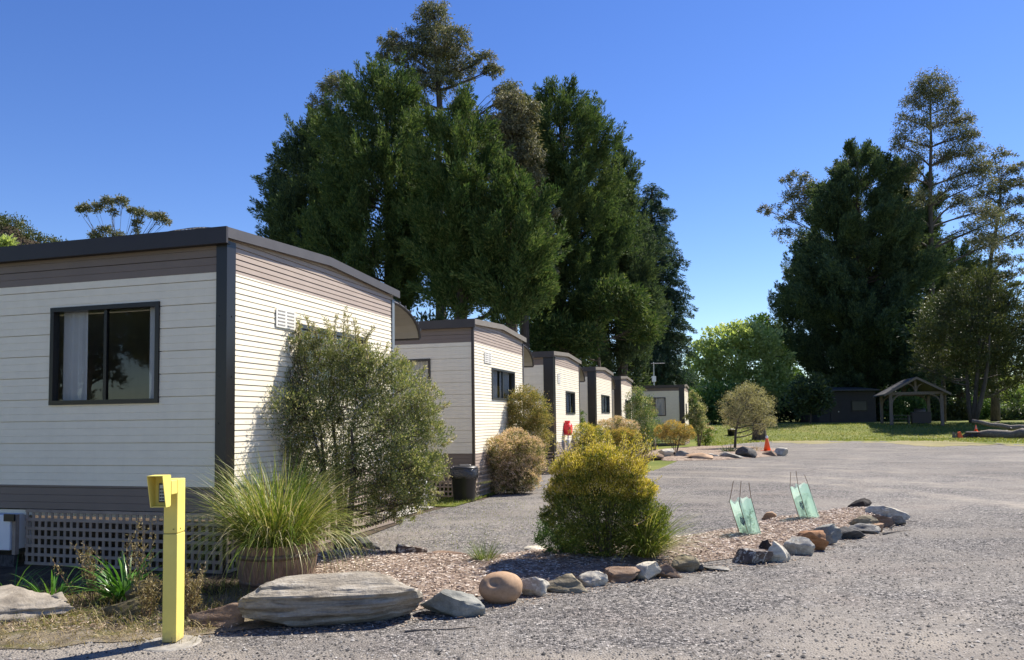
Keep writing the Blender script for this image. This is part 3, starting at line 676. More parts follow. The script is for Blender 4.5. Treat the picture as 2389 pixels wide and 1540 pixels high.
# windows read off the picture plane, placed on each wall
fw1 = rect_on(0, 'front', 121, 712, 374, 943)
sw1 = rect_on(0, 'side', 695, 774, 850, 905); sw1 = (sw1[0], sw1[1], sw1[3] - .86, sw1[3])
v1 = on_wall(0, 640, 762, 'side')
cabin(ux(0), 4.24, 8.2, 3.69, 'nearest cream cabin with a dark fascia, black corner post and wide front window', .10, 'grey_trim', fw1, sw1, (v1[0], v1[1], .42, .22), True, ((-.01, .16), (.74, .97)), ((0.05, .4),), lat_front=2.62, seed=1)
s2 = 8.19; f2 = rect_on(s2, 'front', 935, 838, 1005, 950); f2 = (f2[0], f2[0] + 1.35, f2[3] - 1.05, f2[3])
w2 = rect_on(s2, 'side', 1146, 863, 1199, 934); v2 = on_wall(s2, 1128, 846, 'side')
cabin(ux(s2), 3.92, 7.5, 3.70, 'second cream cabin in the row, standing behind the bagged black bin', .1, 'taupe_trim', f2, w2, (v2[0], v2[1], .5, .24), True, ((.02, .98),), ((.04, .45), (.55, .96)), True, seed=11)
s3 = 15.44; w3 = rect_on(s3, 'side', 1319, 914, 1340, 966); v3 = on_wall(s3, 1300, 894, 'side')
cabin(ux(s3), 4.05, 7.5, 3.62, 'third cream cabin in the row, with a red cover on its side wall', .26, 'taupe_trim', None, w3, (v3[0], v3[1], .35, .3), True, (), ((.5, .96),), seed=21)
s4 = 22.53; w4 = rect_on(s4, 'side', 1402, 922, 1421, 964)
cabin(ux(s4), 4.25, 7.5, 3.60, 'fourth cream cabin in the row, behind the pink and yellow bushes', .26, 'taupe_trim', None, w4, None, True, (), ((.5, .96),), seed=31)
s5 = 29.24; w5 = rect_on(s5, 'side', 1458, 934, 1471, 980)
cabin(ux(s5), 4.25, 7.5, 3.58, 'fifth cream cabin in the row, half hidden by a tall pale shrub', .26, 'taupe_trim', None, w5, None, False, (), (), seed=41)
c6 = atd(1596, 975, 46.5) * (1, 1, 0)
def front6(u, v):
    rr = ray(u, v); t = (DV @ (c6 - CP)) / (DV @ rr); h = CP + rr * t - c6; return h @ NV, h[2]
a6, z6a = front6(1553, 927); b6, z6b = front6(1504, 971)
cabin(c6, 4.3, 8.5, 3.58, 'farthest cream cabin, low and wide at the end of the row with a rooftop aerial', .26, 'taupe_trim', (a6, b6, z6b, z6a), (1.4, 2.3, 1.5, 2.5), None, False, ((.02, .5),), (), seed=51)

# things fixed to or standing by the cabins
def local(s0, t, y, z): return ux(s0) + DV * t + NV * y + np.array([0, 0, z])
e = empty('utility_box', local(0, -.10, 2.66, 0), 'white metal box under the near cabin, left of the lattice skirt', 'utility box', rz=R(90) - CA)
b = MB(); b.box((-.05, .06, .20), (.28, .95, .60)); b.build('box', M['white_box'], e, bevel=.008)
b = MB(); b.box((-.07, -.02, .53), (-.052, .13, .61)); b.build('bracket', M['black_frame'], e)
b = MB(); b.box((-.03, -.0, .15), (.02, .045, .60)); b.build('timber_post', M['lattice'], e)
b = MB(); b.box((-.04, .0, .0), (.0, 1.5, .14)); b.build('ground_plate', M['char_wood'], e)
# curl of wire netting on the near roof
e = empty('wire_netting', local(0, .25, .25, 3.74), 'curl of wire netting lying on the roof edge of the near cabin', 'wire netting', rz=R(90) - CA)
b = MB()
for k in range(22):
    y = .02 + k * .05; h = .13 * math.sin(math.pi * min(1, (k + 2) / 23)) ** .6
    b.tube([(0, y, 0), (.05, y + .03, h * .7), (.16, y, h), (.3, y + .03, h * .7), (.36, y, 0)], .0035, 4)
for q in (.2, .45, .7, .95): b.tube([(.18 - .18 * math.cos(q * 3.1), .02 + k * .05, .13 * math.sin(math.pi * min(1, (k + 2) / 23)) ** .6 * math.sin(q * 3.1) ** .7 + .002) for k in range(22)], .0035, 4)
b.build('mesh', M['grey_trim'], e)
# aerial on the far cabin
ap = c6 + DV * 1.8 + NV * 1.9 + np.array([0, 0, 3.62]); e = empty('tv_aerial', ap, 'thin television aerial on a pole above the farthest cabin roof', 'aerial')
b = MB(); b.tube([(0, 0, 0), (0, 0, 1.5)], .035, 6); b.box((-.12, -.1, .28), (.12, .1, .62)); b.build('mast', M['metal'], e)
b = MB(); b.tube([(-.15, 0, 1.42), (.7, 0, 1.42)], .022, 5)
for k in range(6): b.tube([(-.1 + k * .15, -.3, 1.42), (-.1 + k * .15, .3, 1.42)], .014, 4)
b.build('antenna_boom', M['metal'], e)
# red hose reel cover on the third cabin
hp = on_wall(s3, 1316, 1001, 'side'); e = empty('hose_reel', local(s3, hp[0], -.02, hp[1]), 'red hose reel under a rounded cover on the third cabin wall', 'hose reel', rz=R(90) - CA)
b = MB(); n = 16
for y0, r0, y1, r1 in ((-.0, .18, -.05, .20), (-.05, .20, -.18, .20), (-.18, .20, -.22, .16)):
    for k in range(n):
        q, q2 = 2 * math.pi * k / n, 2 * math.pi * (k + 1) / n
        b.add([(r0 * math.cos(q), y0, r0 * math.sin(q)), (r0 * math.cos(q2), y0, r0 * math.sin(q2)), (r1 * math.cos(q2), y1, r1 * math.sin(q2)), (r1 * math.cos(q), y1, r1 * math.sin(q))], [(0, 1, 2, 3)])
b.add([(.16 * math.cos(2 * math.pi * k / n), -.22, .16 * math.sin(2 * math.pi * k / n)) for k in range(n)], [tuple(range(n))])
b.build('cover', M['red'], e, True); b = MB(); b.box((-.07, -.16, .18), (.07, -.02, .26)); b.build('bracket', M['red'], e)
b = MB(); b.tube([(.03, -.1, -.18), (.02, -.1, -.5), (.0, -.06, -.9)], .025, 6); b.box((-.07, -.16, -.50), (.07, -.04, -.34)); b.build('pipe', M['pipe'], e)

# ------------------------------------------------------------------ keypad post
e = empty('keypad_post', (pc[0], pc[1], 0), 'yellow steel gooseneck post with a hooded keypad standing in the gravel', 'keypad post')
b = MB(); hw = .052; hd = .07
b.box((-hw, -hd + .07, .02), (hw, hd + .07, .80)); b.build('lower_post', M['yellow'], e, bevel=.006)
b = MB(); b.box((-hw + .001, .002, .806), (hw - .001, 2 * hd - .001, 1.20)); b.box((-hw + .002, -.10, 1.095), (hw - .002, .0015, 1.198)); b.build('gooseneck', M['yellow'], e, bevel=.006)
b = MB(); b.box((-hw + .004, .004, .799), (hw - .004, 2 * hd - .004, .807)); b.box((.02, -.003, .83), (.03, .001, .84)); b.box((hw - .001, .05, .83), (hw + .003, .06, .84)); b.build('seam', M['yellow_seam'], e)
# mitre line on the sunny side
b = MB(); b.tube([(hw + .0005, .004, 1.1), (hw + .0005, .13, 1.195)], .0015, 4); b.build('weld_line', M['yellow_seam'], e)
hx0, hx1, zb, zt_, yb = -.068, .045, 1.02, 1.235, -.10
def plate(mb, p, q, r_, s_, th, nrm):
    n = Vector(nrm) * th; P4 = [Vector(x) for x in (p, q, r_, s_)]; mb.hexa([tuple(x) for x in P4] + [tuple(x + n) for x in P4])
b = MB(); b.box((hx0, yb - .008, zb), (hx1, yb, zt_))
plate(b, (hx0, yb - .008, zt_), (hx1, yb - .008, zt_), (hx1, yb - .135, zt_), (hx0, yb - .135, zt_), .006, (0, 0, 1))
plate(b, (hx0 + .006, yb - .008, zb), (hx1 - .006, yb - .008, zb), (hx1 - .006, yb - .075, zb), (hx0 + .006, yb - .075, zb), -.006, (0, 0, 1))
for x, sg in ((hx0, 1), (hx1, -1)):
    plate(b, (x, yb - .008, zb - .006), (x, yb - .075, zb - .006), (x, yb - .135, zt_ - .001), (x, yb - .008, zt_ - .001), .005 * sg, (1, 0, 0))
hood = b.build('hood', M['yellow'], e)
b = MB(); b.box((-.03, yb - .026, 1.045), (.038, yb - .009, 1.18)); kp = b.build('keypad', M['black_frame'], hood)
b = MB(); b.box((-.024, yb - .029, 1.055), (.032, yb - .0265, 1.17)); b.build('screen', M['screen'], kp)
b = MB()
for i in range(4):
    for j in range(3): b.box((-.020 + j * .017, yb - .033, 1.062 + i * .023), (-.008 + j * .017, yb - .0295, 1.076 + i * .023))
b.build('keys', M['grey_frame'], kp)

# ------------------------------------------------------------------ bins
def bin_(p, hgt, r, label, bag=True):
    e = empty('bin', p, label, 'bin', rz=.4)
    b = MB(); b.lathe([(r * .78, 0), (r * .8, .01), (r * .97, hgt * .86), (r, hgt * .86), (r, hgt * .9)], 28); b.build('body', M['black_plastic'], e, True)
    if bag:
        rg = np.random.default_rng(2); b = MB(); n = 40; rings = []
        for z, q in ((.92, 1.01), (.86, 1.06), (.78, 1.1), (.70, 1.09), (.64, 1.03), (.63, .985)):
            rings.append([((r * (q + .03 * math.sin(k * 1.7 + z * 9) * rg.random() + .02 * rg.normal())) * math.cos(2 * math.pi * k / n), (r * (q + .02 * rg.normal())) * math.sin(2 * math.pi * k / n), hgt * (z + .012 * rg.normal())) for k in range(n)])
        b.add([p for rr in rings for p in rr], [(i * n + k, i * n + (k + 1) % n, (i + 1) * n + (k + 1) % n, (i + 1) * n + k) for i in range(len(rings) - 1) for k in range(n)])
        b.build('bin_bag', M['bag_plastic'], e, True)
    b = MB(); b.lathe([(r * 1.05, hgt * .885), (r * 1.06, hgt * .91), (r * 1.02, hgt * .935), (r * .85, hgt * .955), (r * .6, hgt * .97), (.02, hgt * .975)], 28)
    ld = b.build('lid', M['black_plastic'], e, True)
    b = MB(); b.hexa([(-r * .5, -.09, hgt * .94), (r * .55, -.09, hgt * .94), (r * .55, .09, hgt * .94), (-r * .5, .09, hgt * .94), (-r * .42, -.05, hgt * 1.0), (r * .42, -.05, hgt * 1.0), (r * .42, .05, hgt * 1.0), (-r * .42, .05, hgt * 1.0)]); b.build('handle', M['black_plastic'], ld, bevel=.01)
bin_(gp(1083, 1170) , .74, .265, 'black plastic rubbish bin with a bag folded over its rim, by the second cabin')
bin_(gp(1708, 1026) + (0, 0, .0), .80, .33, 'small far black bin on the lawn left of the stump', False)

# ------------------------------------------------------------------ rocks
ROCKM = {
 'slab': mat_rock('slate_brown', (.15, .125, .095), (.34, .30, .24), (.52, .49, .43), (1.2, 3, 9), 3, .9, None, .035),
 'blue': mat_rock('blue_grey_rock', (.13, .132, .118), (.26, .26, .23), (.43, .42, .37), None, 5, .7, None, .02),
 'tan': mat_rock('tan_rock', (.34, .22, .135), (.44, .29, .18), (.50, .35, .235), None, 3, .25, None, .008),
 'olive': mat_rock('olive_brown_rock', (.13, .105, .06), (.27, .225, .145), (.42, .37, .28), (2, 2, 7), 5, .8),
 'brown': mat_rock('brown_rock', (.12, .075, .05), (.25, .165, .11), (.40, .31, .24), (2, 2, 7), 6, .8),
 'white': mat_rock('white_quartz', (.42, .36, .26), (.66, .60, .48), (.80, .75, .64), (3, 3, 8), 5, .7),
 'pale': mat_rock('pale_grey_rock', (.28, .25, .20), (.48, .44, .365), (.66, .62, .53), None, 7, .6, (.66, .64, .54, 1)),
 'rust': mat_rock('rusty_orange_rock', (.15, .085, .05), (.38, .19, .09), (.47, .30, .18), (2, 2, 6), 6, .8),
 'grey': mat_rock('grey_rock', (.14, .13, .115), (.27, .255, .225), (.44, .42, .375), (2, 2, 5), 6, .7),
 'dark': mat_rock('dark_slate_rock', (.035, .034, .034), (.09, .087, .084), (.21, .20, .185), (2, 2, 6), 7, .8),
 'black': mat_rock('black_brown_rock', (.022, .018, .017), (.05, .042, .038), (.09, .078, .07), None, 9, .9),
 'mottled': mat_rock('mottled_rock', (.06, .045, .038), (.14, .11, .095), (.22, .18, .15), None, 8, .8, (.56, .54, .49, 1)),
 'warm': mat_rock('warm_pale_rock', (.16, .135, .105), (.32, .28, .225), (.48, .43, .36), None, 6, .8),
 'moss': mat_rock('mossy_rock', (.07, .06, .035), (.15, .125, .07), (.22, .19, .13), None, 5, .8, (.15, .145, .02, 1)),
}
def ico(sub):
    bm = bmesh.new(); bmesh.ops.create_icosphere(bm, subdivisions=sub, radius=1); V = np.array([v.co[:] for v in bm.verts]); Fc = [tuple(v.index for v in f.verts) for f in bm.faces]; bm.free(); return V, Fc
ICO = {k: ico(k) for k in (3, 4, 5)}
def noise3(V, f, seed, oct=3):
    from mathutils import noise
    return np.array([sum(noise.noise(Vector(v) * f * 2 ** k + Vector((seed * 7.3, seed * 3.1, k * 5))) / 2 ** k for k in range(oct)) for v in V])
def rock(loc, size, rz, mat, label, seed, cuts=10, rough=.17, sub=4, sq=1.0, group='stones edging the garden bed', tilt=0, name='rock'):
    V, Fc = ICO[sub]; rg = np.random.default_rng(seed); V = V.copy()
    if sq != 1.0: V = np.sign(V) * np.abs(V) ** sq
    for _ in range(cuts):
        n = unit(rg.normal(size=3) * (1, 1, .8)); dd = rg.uniform(.34, .72); k = V @ n; V = V - np.outer(np.clip(k - dd, 0, None), n) * .92
    V = V * (1 + rough * noise3(V, 1.3, seed, 4)[:, None] + .06 * noise3(V, 4.0, seed + 1, 3)[:, None])
    lo, hi = V.min(0), V.max(0); V = (V - (lo + hi) / 2) / (hi - lo)
    ca, sa = math.cos(tilt), math.sin(tilt)
    V = V * size
    if tilt: V = np.stack([V[:, 0] * ca - V[:, 2] * sa, V[:, 1], V[:, 0] * sa + V[:, 2] * ca], 1)
    V[:, 2] -= V[:, 2].min() + size[2] * .2
    me = bpy.data.meshes.new(name); me.from_pydata(V.tolist(), [], Fc); me.polygons.foreach_set('use_smooth', [True] * len(Fc))
    try: me.set_sharp_from_angle(angle=R(38))
    except Exception: pass
    o = link(name, me, mat); o.location = tuple(float(c) for c in loc); o.rotation_euler = (0, 0, rz)
    return tag(o, label, 'rock', group)
def rock_px(u0, v0, u1, v1, mat, label, seed, z=.0, dep=.75, rz=None, hk=1.0, **kw):
    uc = (u0 + u1) / 2; p = gp(uc, v1, z); dist = p[1]; wd = (u1 - u0) * dist / F
    h = (v1 - v0) * dist / F * 1.0; dp = wd * dep
    hh = max(h * .45, (h - dp * (CH / dist) * .55)) * 1.16 * hk
    q = p + np.array([p[0], p[1], 0]) / np.linalg.norm(p[:2]) * dp * .45
    q[2] = z
    return rock(q, (wd * 1.24, dp, hh * 1.22), (rz if rz is not None else math.atan2(-p[0], p[1])), ROCKM[mat], label, seed, **kw)
RK = [
 (992, 1375, 1118, 1443, 'blue', 'blue grey rock between the huge slab and the round tan boulder', dict(cuts=11)),
 (1218, 1349, 1276, 1394, 'pale', 'small pale lichen speckled rock just right of the round tan boulder', dict(cuts=13)),
 (1274, 1343, 1360, 1385, 'olive', 'flat olive brown rock left of the rounded white grey stone', dict(cuts=13)),
 (1357, 1336, 1413, 1371, 'pale', 'rounded white grey stone between the olive and red brown rocks', dict(cuts=5)),
 (1409, 1326, 1486, 1360, 'brown', 'red brown rough rock left of the white quartz stone', dict(cuts=14)),
 (1469, 1314, 1538, 1356, 'white', 'jagged white quartz stone in front of the large yellow bush', dict(cuts=14)),
 (1535, 1318, 1586, 1351, 'brown', 'smooth brown stone tucked between white quartz and a tan boulder', dict(cuts=5)),
 (1573, 1299, 1626, 1336, 'olive', 'rounded tan brown boulder at the right end of the yellow bush', dict(cuts=5)),
 (1636, 1318, 1694, 1334, 'grey', 'flat grey slate lying almost flush with the gravel', dict(cuts=11, hk=.8)),
 (1622, 1318, 1640, 1335, 'dark', 'tiny dark stone left of the flush grey slate', dict(cuts=11)),
 (1717, 1283, 1794, 1318, 'mottled', 'dark stone with a white top left of the cream block', dict(cuts=13)),
 (1773, 1262, 1798, 1290, 'black', 'small black pointed stone behind the cream block', dict(cuts=13)),
 (1792, 1267, 1838, 1313, 'white', 'upright cream white block of veined stone', dict(cuts=14, dep=.6)),
 (1835, 1256, 1893, 1296, 'pale', 'pale peaked stone between the cream block and the rusty rock', dict(cuts=13)),
 (1866, 1239, 1924, 1286, 'rust', 'rusty orange leaning rock in the bed edge', dict(cuts=13, tilt=.35)),
 (1897, 1235, 1956, 1272, 'blue', 'grey green leaning rock right of the rusty orange one', dict(cuts=13, tilt=.35)),
 (1937, 1231, 2008, 1260, 'dark', 'long dark blue slate stone near the tip of the bed', dict(cuts=13)),
 (1989, 1223, 2046, 1246, 'grey', 'smooth flat grey stone in front of the brown stones at the tip', dict(cuts=5)),
 (1989, 1204, 2042, 1232, 'olive', 'low brown stone above the smooth flat grey one', dict(cuts=11, z=.04)),
 (2033, 1203, 2077, 1232, 'brown', 'dark brown stone near the tip of the near bed', dict(cuts=11)),
 (2040, 1223, 2060, 1242, 'tan', 'tiny tan stone wedged below the dark brown one', dict(cuts=10)),
 (2073, 1204, 2108, 1227, 'grey', 'last grey stone at the right tip of the near bed', dict(cuts=11)),
 (2032, 1183, 2110, 1213, 'pale', 'long pale slab on the far side of the bed tip', dict(cuts=11, dep=.5)),
 (1984, 1165, 2027, 1192, 'black', 'round black brown rock alone at the back of the bed tip', dict(cuts=5)),
 (1779, 1195, 1808, 1214, 'tan', 'small tan rock between the two green tree guards', dict(cuts=11)),
 (1734, 1205, 1760, 1222, 'rust', 'small reddish rock behind the left green tree guard', dict(cuts=11)),
 (811, 1256, 879, 1291, 'dark', 'dark grey rock at the corner of the lattice skirt', dict(cuts=11)),
 (875, 1286, 920, 1307, 'brown', 'low brown rock at the back of the bed beside the dark grey rock', dict(cuts=11)),
 (930, 1270, 990, 1303, 'mottled', 'mottled dark and white rock at the back of the bed', dict(cuts=13)),
 (986, 1286, 1084, 1306, 'brown', 'long low brown stone at the back of the bed left of the grass tuft', dict(cuts=11, dep=.35)),
 (1227, 1275, 1280, 1297, 'white', 'flat white stone at the back of the bed right of the grass tuft', dict(cuts=11)),
 (1184, 1291, 1222, 1306, 'pale', 'thin pale stone between the grass tuft and the flat white stone', dict(cuts=11)),
]
for i, (u0, v0, u1, v1, mt, lb, kw) in enumerate(RK): rock_px(u0, v0, u1, v1, mt, lb, 100 + i, **kw)
RK2 = [
 (1492, 1060, 1543, 1075, 'brown', 'leftmost brown stone with a pale top edging the far bed'),
 (1540, 1049, 1570, 1071, 'white', 'white boulder beside the orange bush in the far bed'),
 (1574, 1053, 1607, 1071, 'blue', 'blue grey stone at the foot of the orange bush'),
 (1606, 1058, 1658, 1074, 'tan', 'long tan stone in the middle of the far bed edge'),
 (1656, 1059, 1683, 1071, 'pale', 'small pale stone left of the round tree in the far bed'),
 (1684, 1055, 1728, 1071, 'grey', 'grey stone below the trunk of the small round tree'),
 (1721, 1044, 1761, 1069, 'dark', 'dark boulder right of the small round tree'),
 (1782, 1052, 1809, 1065, 'brown', 'brown stone under the traffic cone in the far bed'),
 (1805, 1046, 1835, 1064, 'pale', 'pale stone at the right end of the far bed'),
]
for i, (u0, v0, u1, v1, mt, lb) in enumerate(RK2): rock_px(u0, v0, u1, v1, mt, lb, 200 + i, group='stones edging the far bed', sub=3)
# the great slab, the dimpled boulder
def slab():
    V, Fc = ICO[5]; V = V.copy(); V = np.sign(V) * np.abs(V) ** .62
    rg = np.random.default_rng(4)
    for n, dd in (((.85, .1, .5), .86), ((-.55, -.1, -.85), .92), ((-.9, 0, .4), .97), ((.7, -.5, -.5), .9), ((0, -.45, .88), .84), ((0.1, -.75, -.66), .95)):
        n = unit(np.array(n)); k = V @ n; V = V - np.outer(np.clip(k - dd, 0, None), n) * .9
    q = V * (1, .5, .5)
    st = noise3(V * (.7, 1.4, 4.2), 1.0, 5, 4); big = noise3(V, .9, 9, 3)
    V = V * (1 + .10 * st[:, None] * (.4, 1, .7) + .09 * big[:, None] + .03 * noise3(V * (1, 2, 5), 2.6, 15, 3)[:, None])
    # ragged bedding steps on the near face
    step = np.abs(((V[:, 2] * 2.6 + .55 * noise3(V * (.8, .8, .8), 1.1, 6, 3)) % 1) - .5)
    V[:, 1] -= np.clip(-V[:, 1], 0, 1) * .22 * (step - .25)
    lo, hi = V.min(0), V.max(0); V = (V - (lo + hi) / 2) / (hi - lo)
    a, c = gp(553, 1470), gp(990, 1446); ln = np.linalg.norm((c - a)[:2])
    V = V * (ln * 1.0, .52, .40); V[:, 2] -= V[:, 2].min() + .025
    me = bpy.data.meshes.new('slab'); me.from_pydata(V.tolist(), [], Fc); me.polygons.foreach_set('use_smooth', [True] * len(Fc))
    try: me.set_sharp_from_angle(angle=R(32))
    except Exception: pass
    o = link('slab', me, ROCKM['slab']); d = (c - a)[:2]; ang = math.atan2(d[1], d[0]); mid = (a + c) / 2
    o.location = (mid[0] - math.sin(ang) * .10, mid[1] + math.cos(ang) * .10, 0); o.rotation_euler = (0, 0, ang)
    tag(o, 'huge long layered brown slab lying in front of the potted grass', 'rock', 'stones edging the garden bed')
slab()
def dimple():
    V, Fc = ICO[5]; V = V.copy(); V = np.sign(V) * np.abs(V) ** .92
    c = unit(np.array((-.30, -.80, .55))); dd = np.linalg.norm(V - c, axis=1); V = V - np.outer(.26 * np.exp(-(dd / .26) ** 2), c)
    ridge = unit(np.array((-.62, -.65, .2))); dd = np.linalg.norm(V - ridge, axis=1); V = V + np.outer(.05 * np.exp(-(dd / .5) ** 2), ridge)
    V = V * (1 + .05 * noise3(V, .9, 3, 3)[:, None])
    p = gp(1168, 1414); k = p[1] / F; V = V * (52 * k, 45 * k, 37 * k); V[:, 2] -= V[:, 2].min() + .012
    me = bpy.data.meshes.new('boulder'); me.from_pydata(V.tolist(), [], Fc); me.polygons.foreach_set('use_smooth', [True] * len(Fc))
    o = link('boulder', me, ROCKM['tan']); o.location = (p[0], p[1] + 40 * k, 0)
    tag(o, 'smooth round tan boulder with a dimple in its face', 'rock', 'stones edging the garden bed')
dimple()
rock_px(-40, 1380, 136, 1454, 'warm', 'pale broken boulder at the left edge under the strappy plants', 301, group='rocks at the foot of the near cabin', cuts=13, rough=.35, hk=1.15, sub=5)
rock_px(98, 1404, 146, 1440, 'warm', 'small pale rock leaning on the right of the broken boulder', 305, group='rocks at the foot of the near cabin', cuts=9, rough=.2, hk=1.5)
rock_px(250, 1396, 340, 1442, 'moss', 'low mossy rock below the green strappy clump', 302, group='rocks at the foot of the near cabin', cuts=6, rough=.2)
rock_px(305, 1352, 378, 1420, 'moss', 'mossy brown rock right behind the yellow post', 303, group='rocks at the foot of the near cabin', cuts=7, rough=.2)
rock_px(455, 1412, 556, 1468, 'brown', 'brown rock in shadow at the left end of the huge slab', 304, group='rocks at the foot of the near cabin', cuts=7)
rock_px(1268, 1040, 1300, 1085, 'black', 'dark rock beside the third cabin corner behind the yellow bush', 306, group='rocks at the foot of the cabins', cuts=7)
rock_px(1240, 1086, 1280, 1102, 'white', 'flat white stone beside the pink bush', 307, group='rocks at the foot of the cabins', cuts=5)

# fallen sticks on the gravel
def stick(pts, r, label, mat='dead_wood', cat='stick'):
    b = MB(); b.tube(pts, [r * (1 - .6 * i / (len(pts) - 1)) for i in range(len(pts))], 6); o = b.build('stick', M[mat], None, True); tag(o, label, cat, 'sticks on the gravel')
stick([gp(*q, .012) for q in ((945, 1474), (985, 1469), (1040, 1468), (1110, 1462))], .010, 'long dark stick on the gravel below the blue grey rock')
stick([gp(*q, .02) for q in ((2060, 1246), (2090, 1240), (2126, 1236))], .011, 'pale stick on the gravel right of the bed tip')
stick([gp(*q, .03) for q in ((2076, 1232), (2090, 1222), (2118, 1216), (2140, 1217))], .007, 'thin bent twig beyond the last stone of the bed')
# ------------------------------------------------------------------ vegetation generators
def rot_quads(V, base): return V - np.asarray(base)[None, None]
def curve(a, c, bend, n=6):
    a, c, m = np.asarray(a, float), np.asarray(c, float), (np.asarray(a, float) + c) / 2 + bend
    t = np.linspace(0, 1, n)[:, None]; return (1 - t) ** 2 * a + 2 * t * (1 - t) * m + t * t * c

def conifer(name, label, u, Y, vtop, prof, mat, seed, nb=120, per=9, nl=120, vbot=None, style='pine', group='dark conifers behind the cabins', blade=(.21, .05), vb=985, dense=1.0, trunk_r=.45, plume=(1.1, 2.3, .33), gap=.0):
    """prof: rows (v, left radius px, right radius px); every bough carries plumes of needles"""
    rg = np.random.default_rng(seed); k = Y / F
    bx = atd(u, vb, Y); base = np.array([bx[0], Y, float(terr(0, Y))]); zt = atd(u, vtop, Y)[2]
    zz = np.array([atd(u, r[0], Y)[2] for r in prof])[::-1]; rl = np.array([r[1] for r in prof])[::-1] * k; rr = np.array([r[2] for r in prof])[::-1] * k
    e = empty(name, base, label, 'tree', group)
    tb = MB(); hz = np.linspace(base[2] - .2, zt - .4, 9)
    tb.tube([(rg.normal(0, .12) * (i > 0), rg.normal(0, .12) * (i > 0), h - base[2]) for i, h in enumerate(hz)], [trunk_r * (1 - .93 * i / 8) + .03 for i in range(9)], 8)
    # boughs
    zs = np.linspace(zz[0], zz[-1], 400); wgt = np.interp(zs, zz, rl + rr) + .35; cdf = np.cumsum(wgt); cdf /= cdf[-1]
    C, D, Ls = [], [], []
    az = rg.uniform(0, 6.28)
    for i in range(nb):
        z = np.interp((i + rg.random()) / nb, cdf, zs); az += 2.399 + rg.normal(0, .35); ca, sa = math.cos(az), math.sin(az)
        re = np.interp(z, zz, rl if ca < 0 else rr); rm = np.interp(z, zz, (rl + rr) / 2); rad = (re * abs(ca) + rm * .8 * (1 - abs(ca)))
        rad *= rg.uniform(.42, 1.08); 
        tip = np.array([ca * rad, sa * rad, z - base[2]])
        if style == 'pine': st = np.array([0, 0, max(1.0, z - base[2] - rad * rg.uniform(.35, .65))]); bend = np.array([ca, sa, 0]) * rad * .12 - np.array([0, 0, rad * .10])
        else: st = np.array([0, 0, min(zt - base[2] - .3, z - base[2] + rad * .12)]); bend = np.array([0, 0, rad * .14])
        pts = curve(st, tip, bend, 6); tb.tube(pts, [max(.012, .035 * rad ** .6 * (1 - .85 * q / 5)) for q in range(6)], 5, False)
        npl = max(3, int(per * (.6 + rad / 3.5)))
        lr = (.17 * rad + .42) * rg.uniform(.8, 1.3)
        for j in range(npl):
            if style == 'pine':
                q = 1.0 if j < npl * .62 else rg.uniform(.5, .95)
            else: q = 1 - .78 * (j / npl)
            f = q * 5; i0 = min(4, int(f)); p = pts[i0] + (pts[i0 + 1] - pts[i0]) * (f - i0)
            p = p + unit(rg.normal(size=3)) * lr * rg.random() ** .5 * np.array([1, 1, .75]) * (j > 0) * (1 if q > .96 else .7)
            out = np.array([ca, sa, 0]) + rg.normal(0, .45, 3)
            if style == 'pine': ax = unit(out * .75 + np.array([0, 0, rg.uniform(.55, 1.1)]))
            elif style == 'weep': ax = unit(out * 1.0 + np.array([0, 0, rg.uniform(-.95, -.15)]))
            else: ax = unit(out * 1.0 + np.array([0, 0, rg.uniform(.0, .5)]))
            spire = style == 'pine' and j < 3
            if spire: ax = unit(np.array([ca * .25, sa * .25, 1]) + rg.normal(0, .12, 3))
            Lp = rg.uniform(plume[0], plume[1]) * (.75 + .25 * min(1, rad / 2)) * (1.25 if spire else 1); n = int(nl * dense * rg.uniform(.7, 1.2))
            t = rg.random(n) ** .8; w_ = plume[2] * (1 - t * .82) * rg.uniform(.75, 1.25)
            o = unit(rg.normal(size=(n, 3))); o = unit(o - np.outer(o @ ax, ax)); rr_ = np.sqrt(rg.random(n)) * w_
            C.append(p - ax * .35 * Lp + t[:, None] * Lp * ax + o * rr_[:, None]); D.append(ax * .95 + o * .6 + rg.normal(0, .2, (n, 3))); Ls.append(np.full(n, 1.))
    C, D = np.vstack(C), np.vstack(D); N = len(C)
    V = leaf_quads(rg, C, D, rg.uniform(.7, 1.25, N) * blade[0], rg.uniform(.7, 1.3, N) * blade[1])
    tb.build('trunk', M['pine_bark'], e, True); np_quads('crown', V, mat, e)
    return e

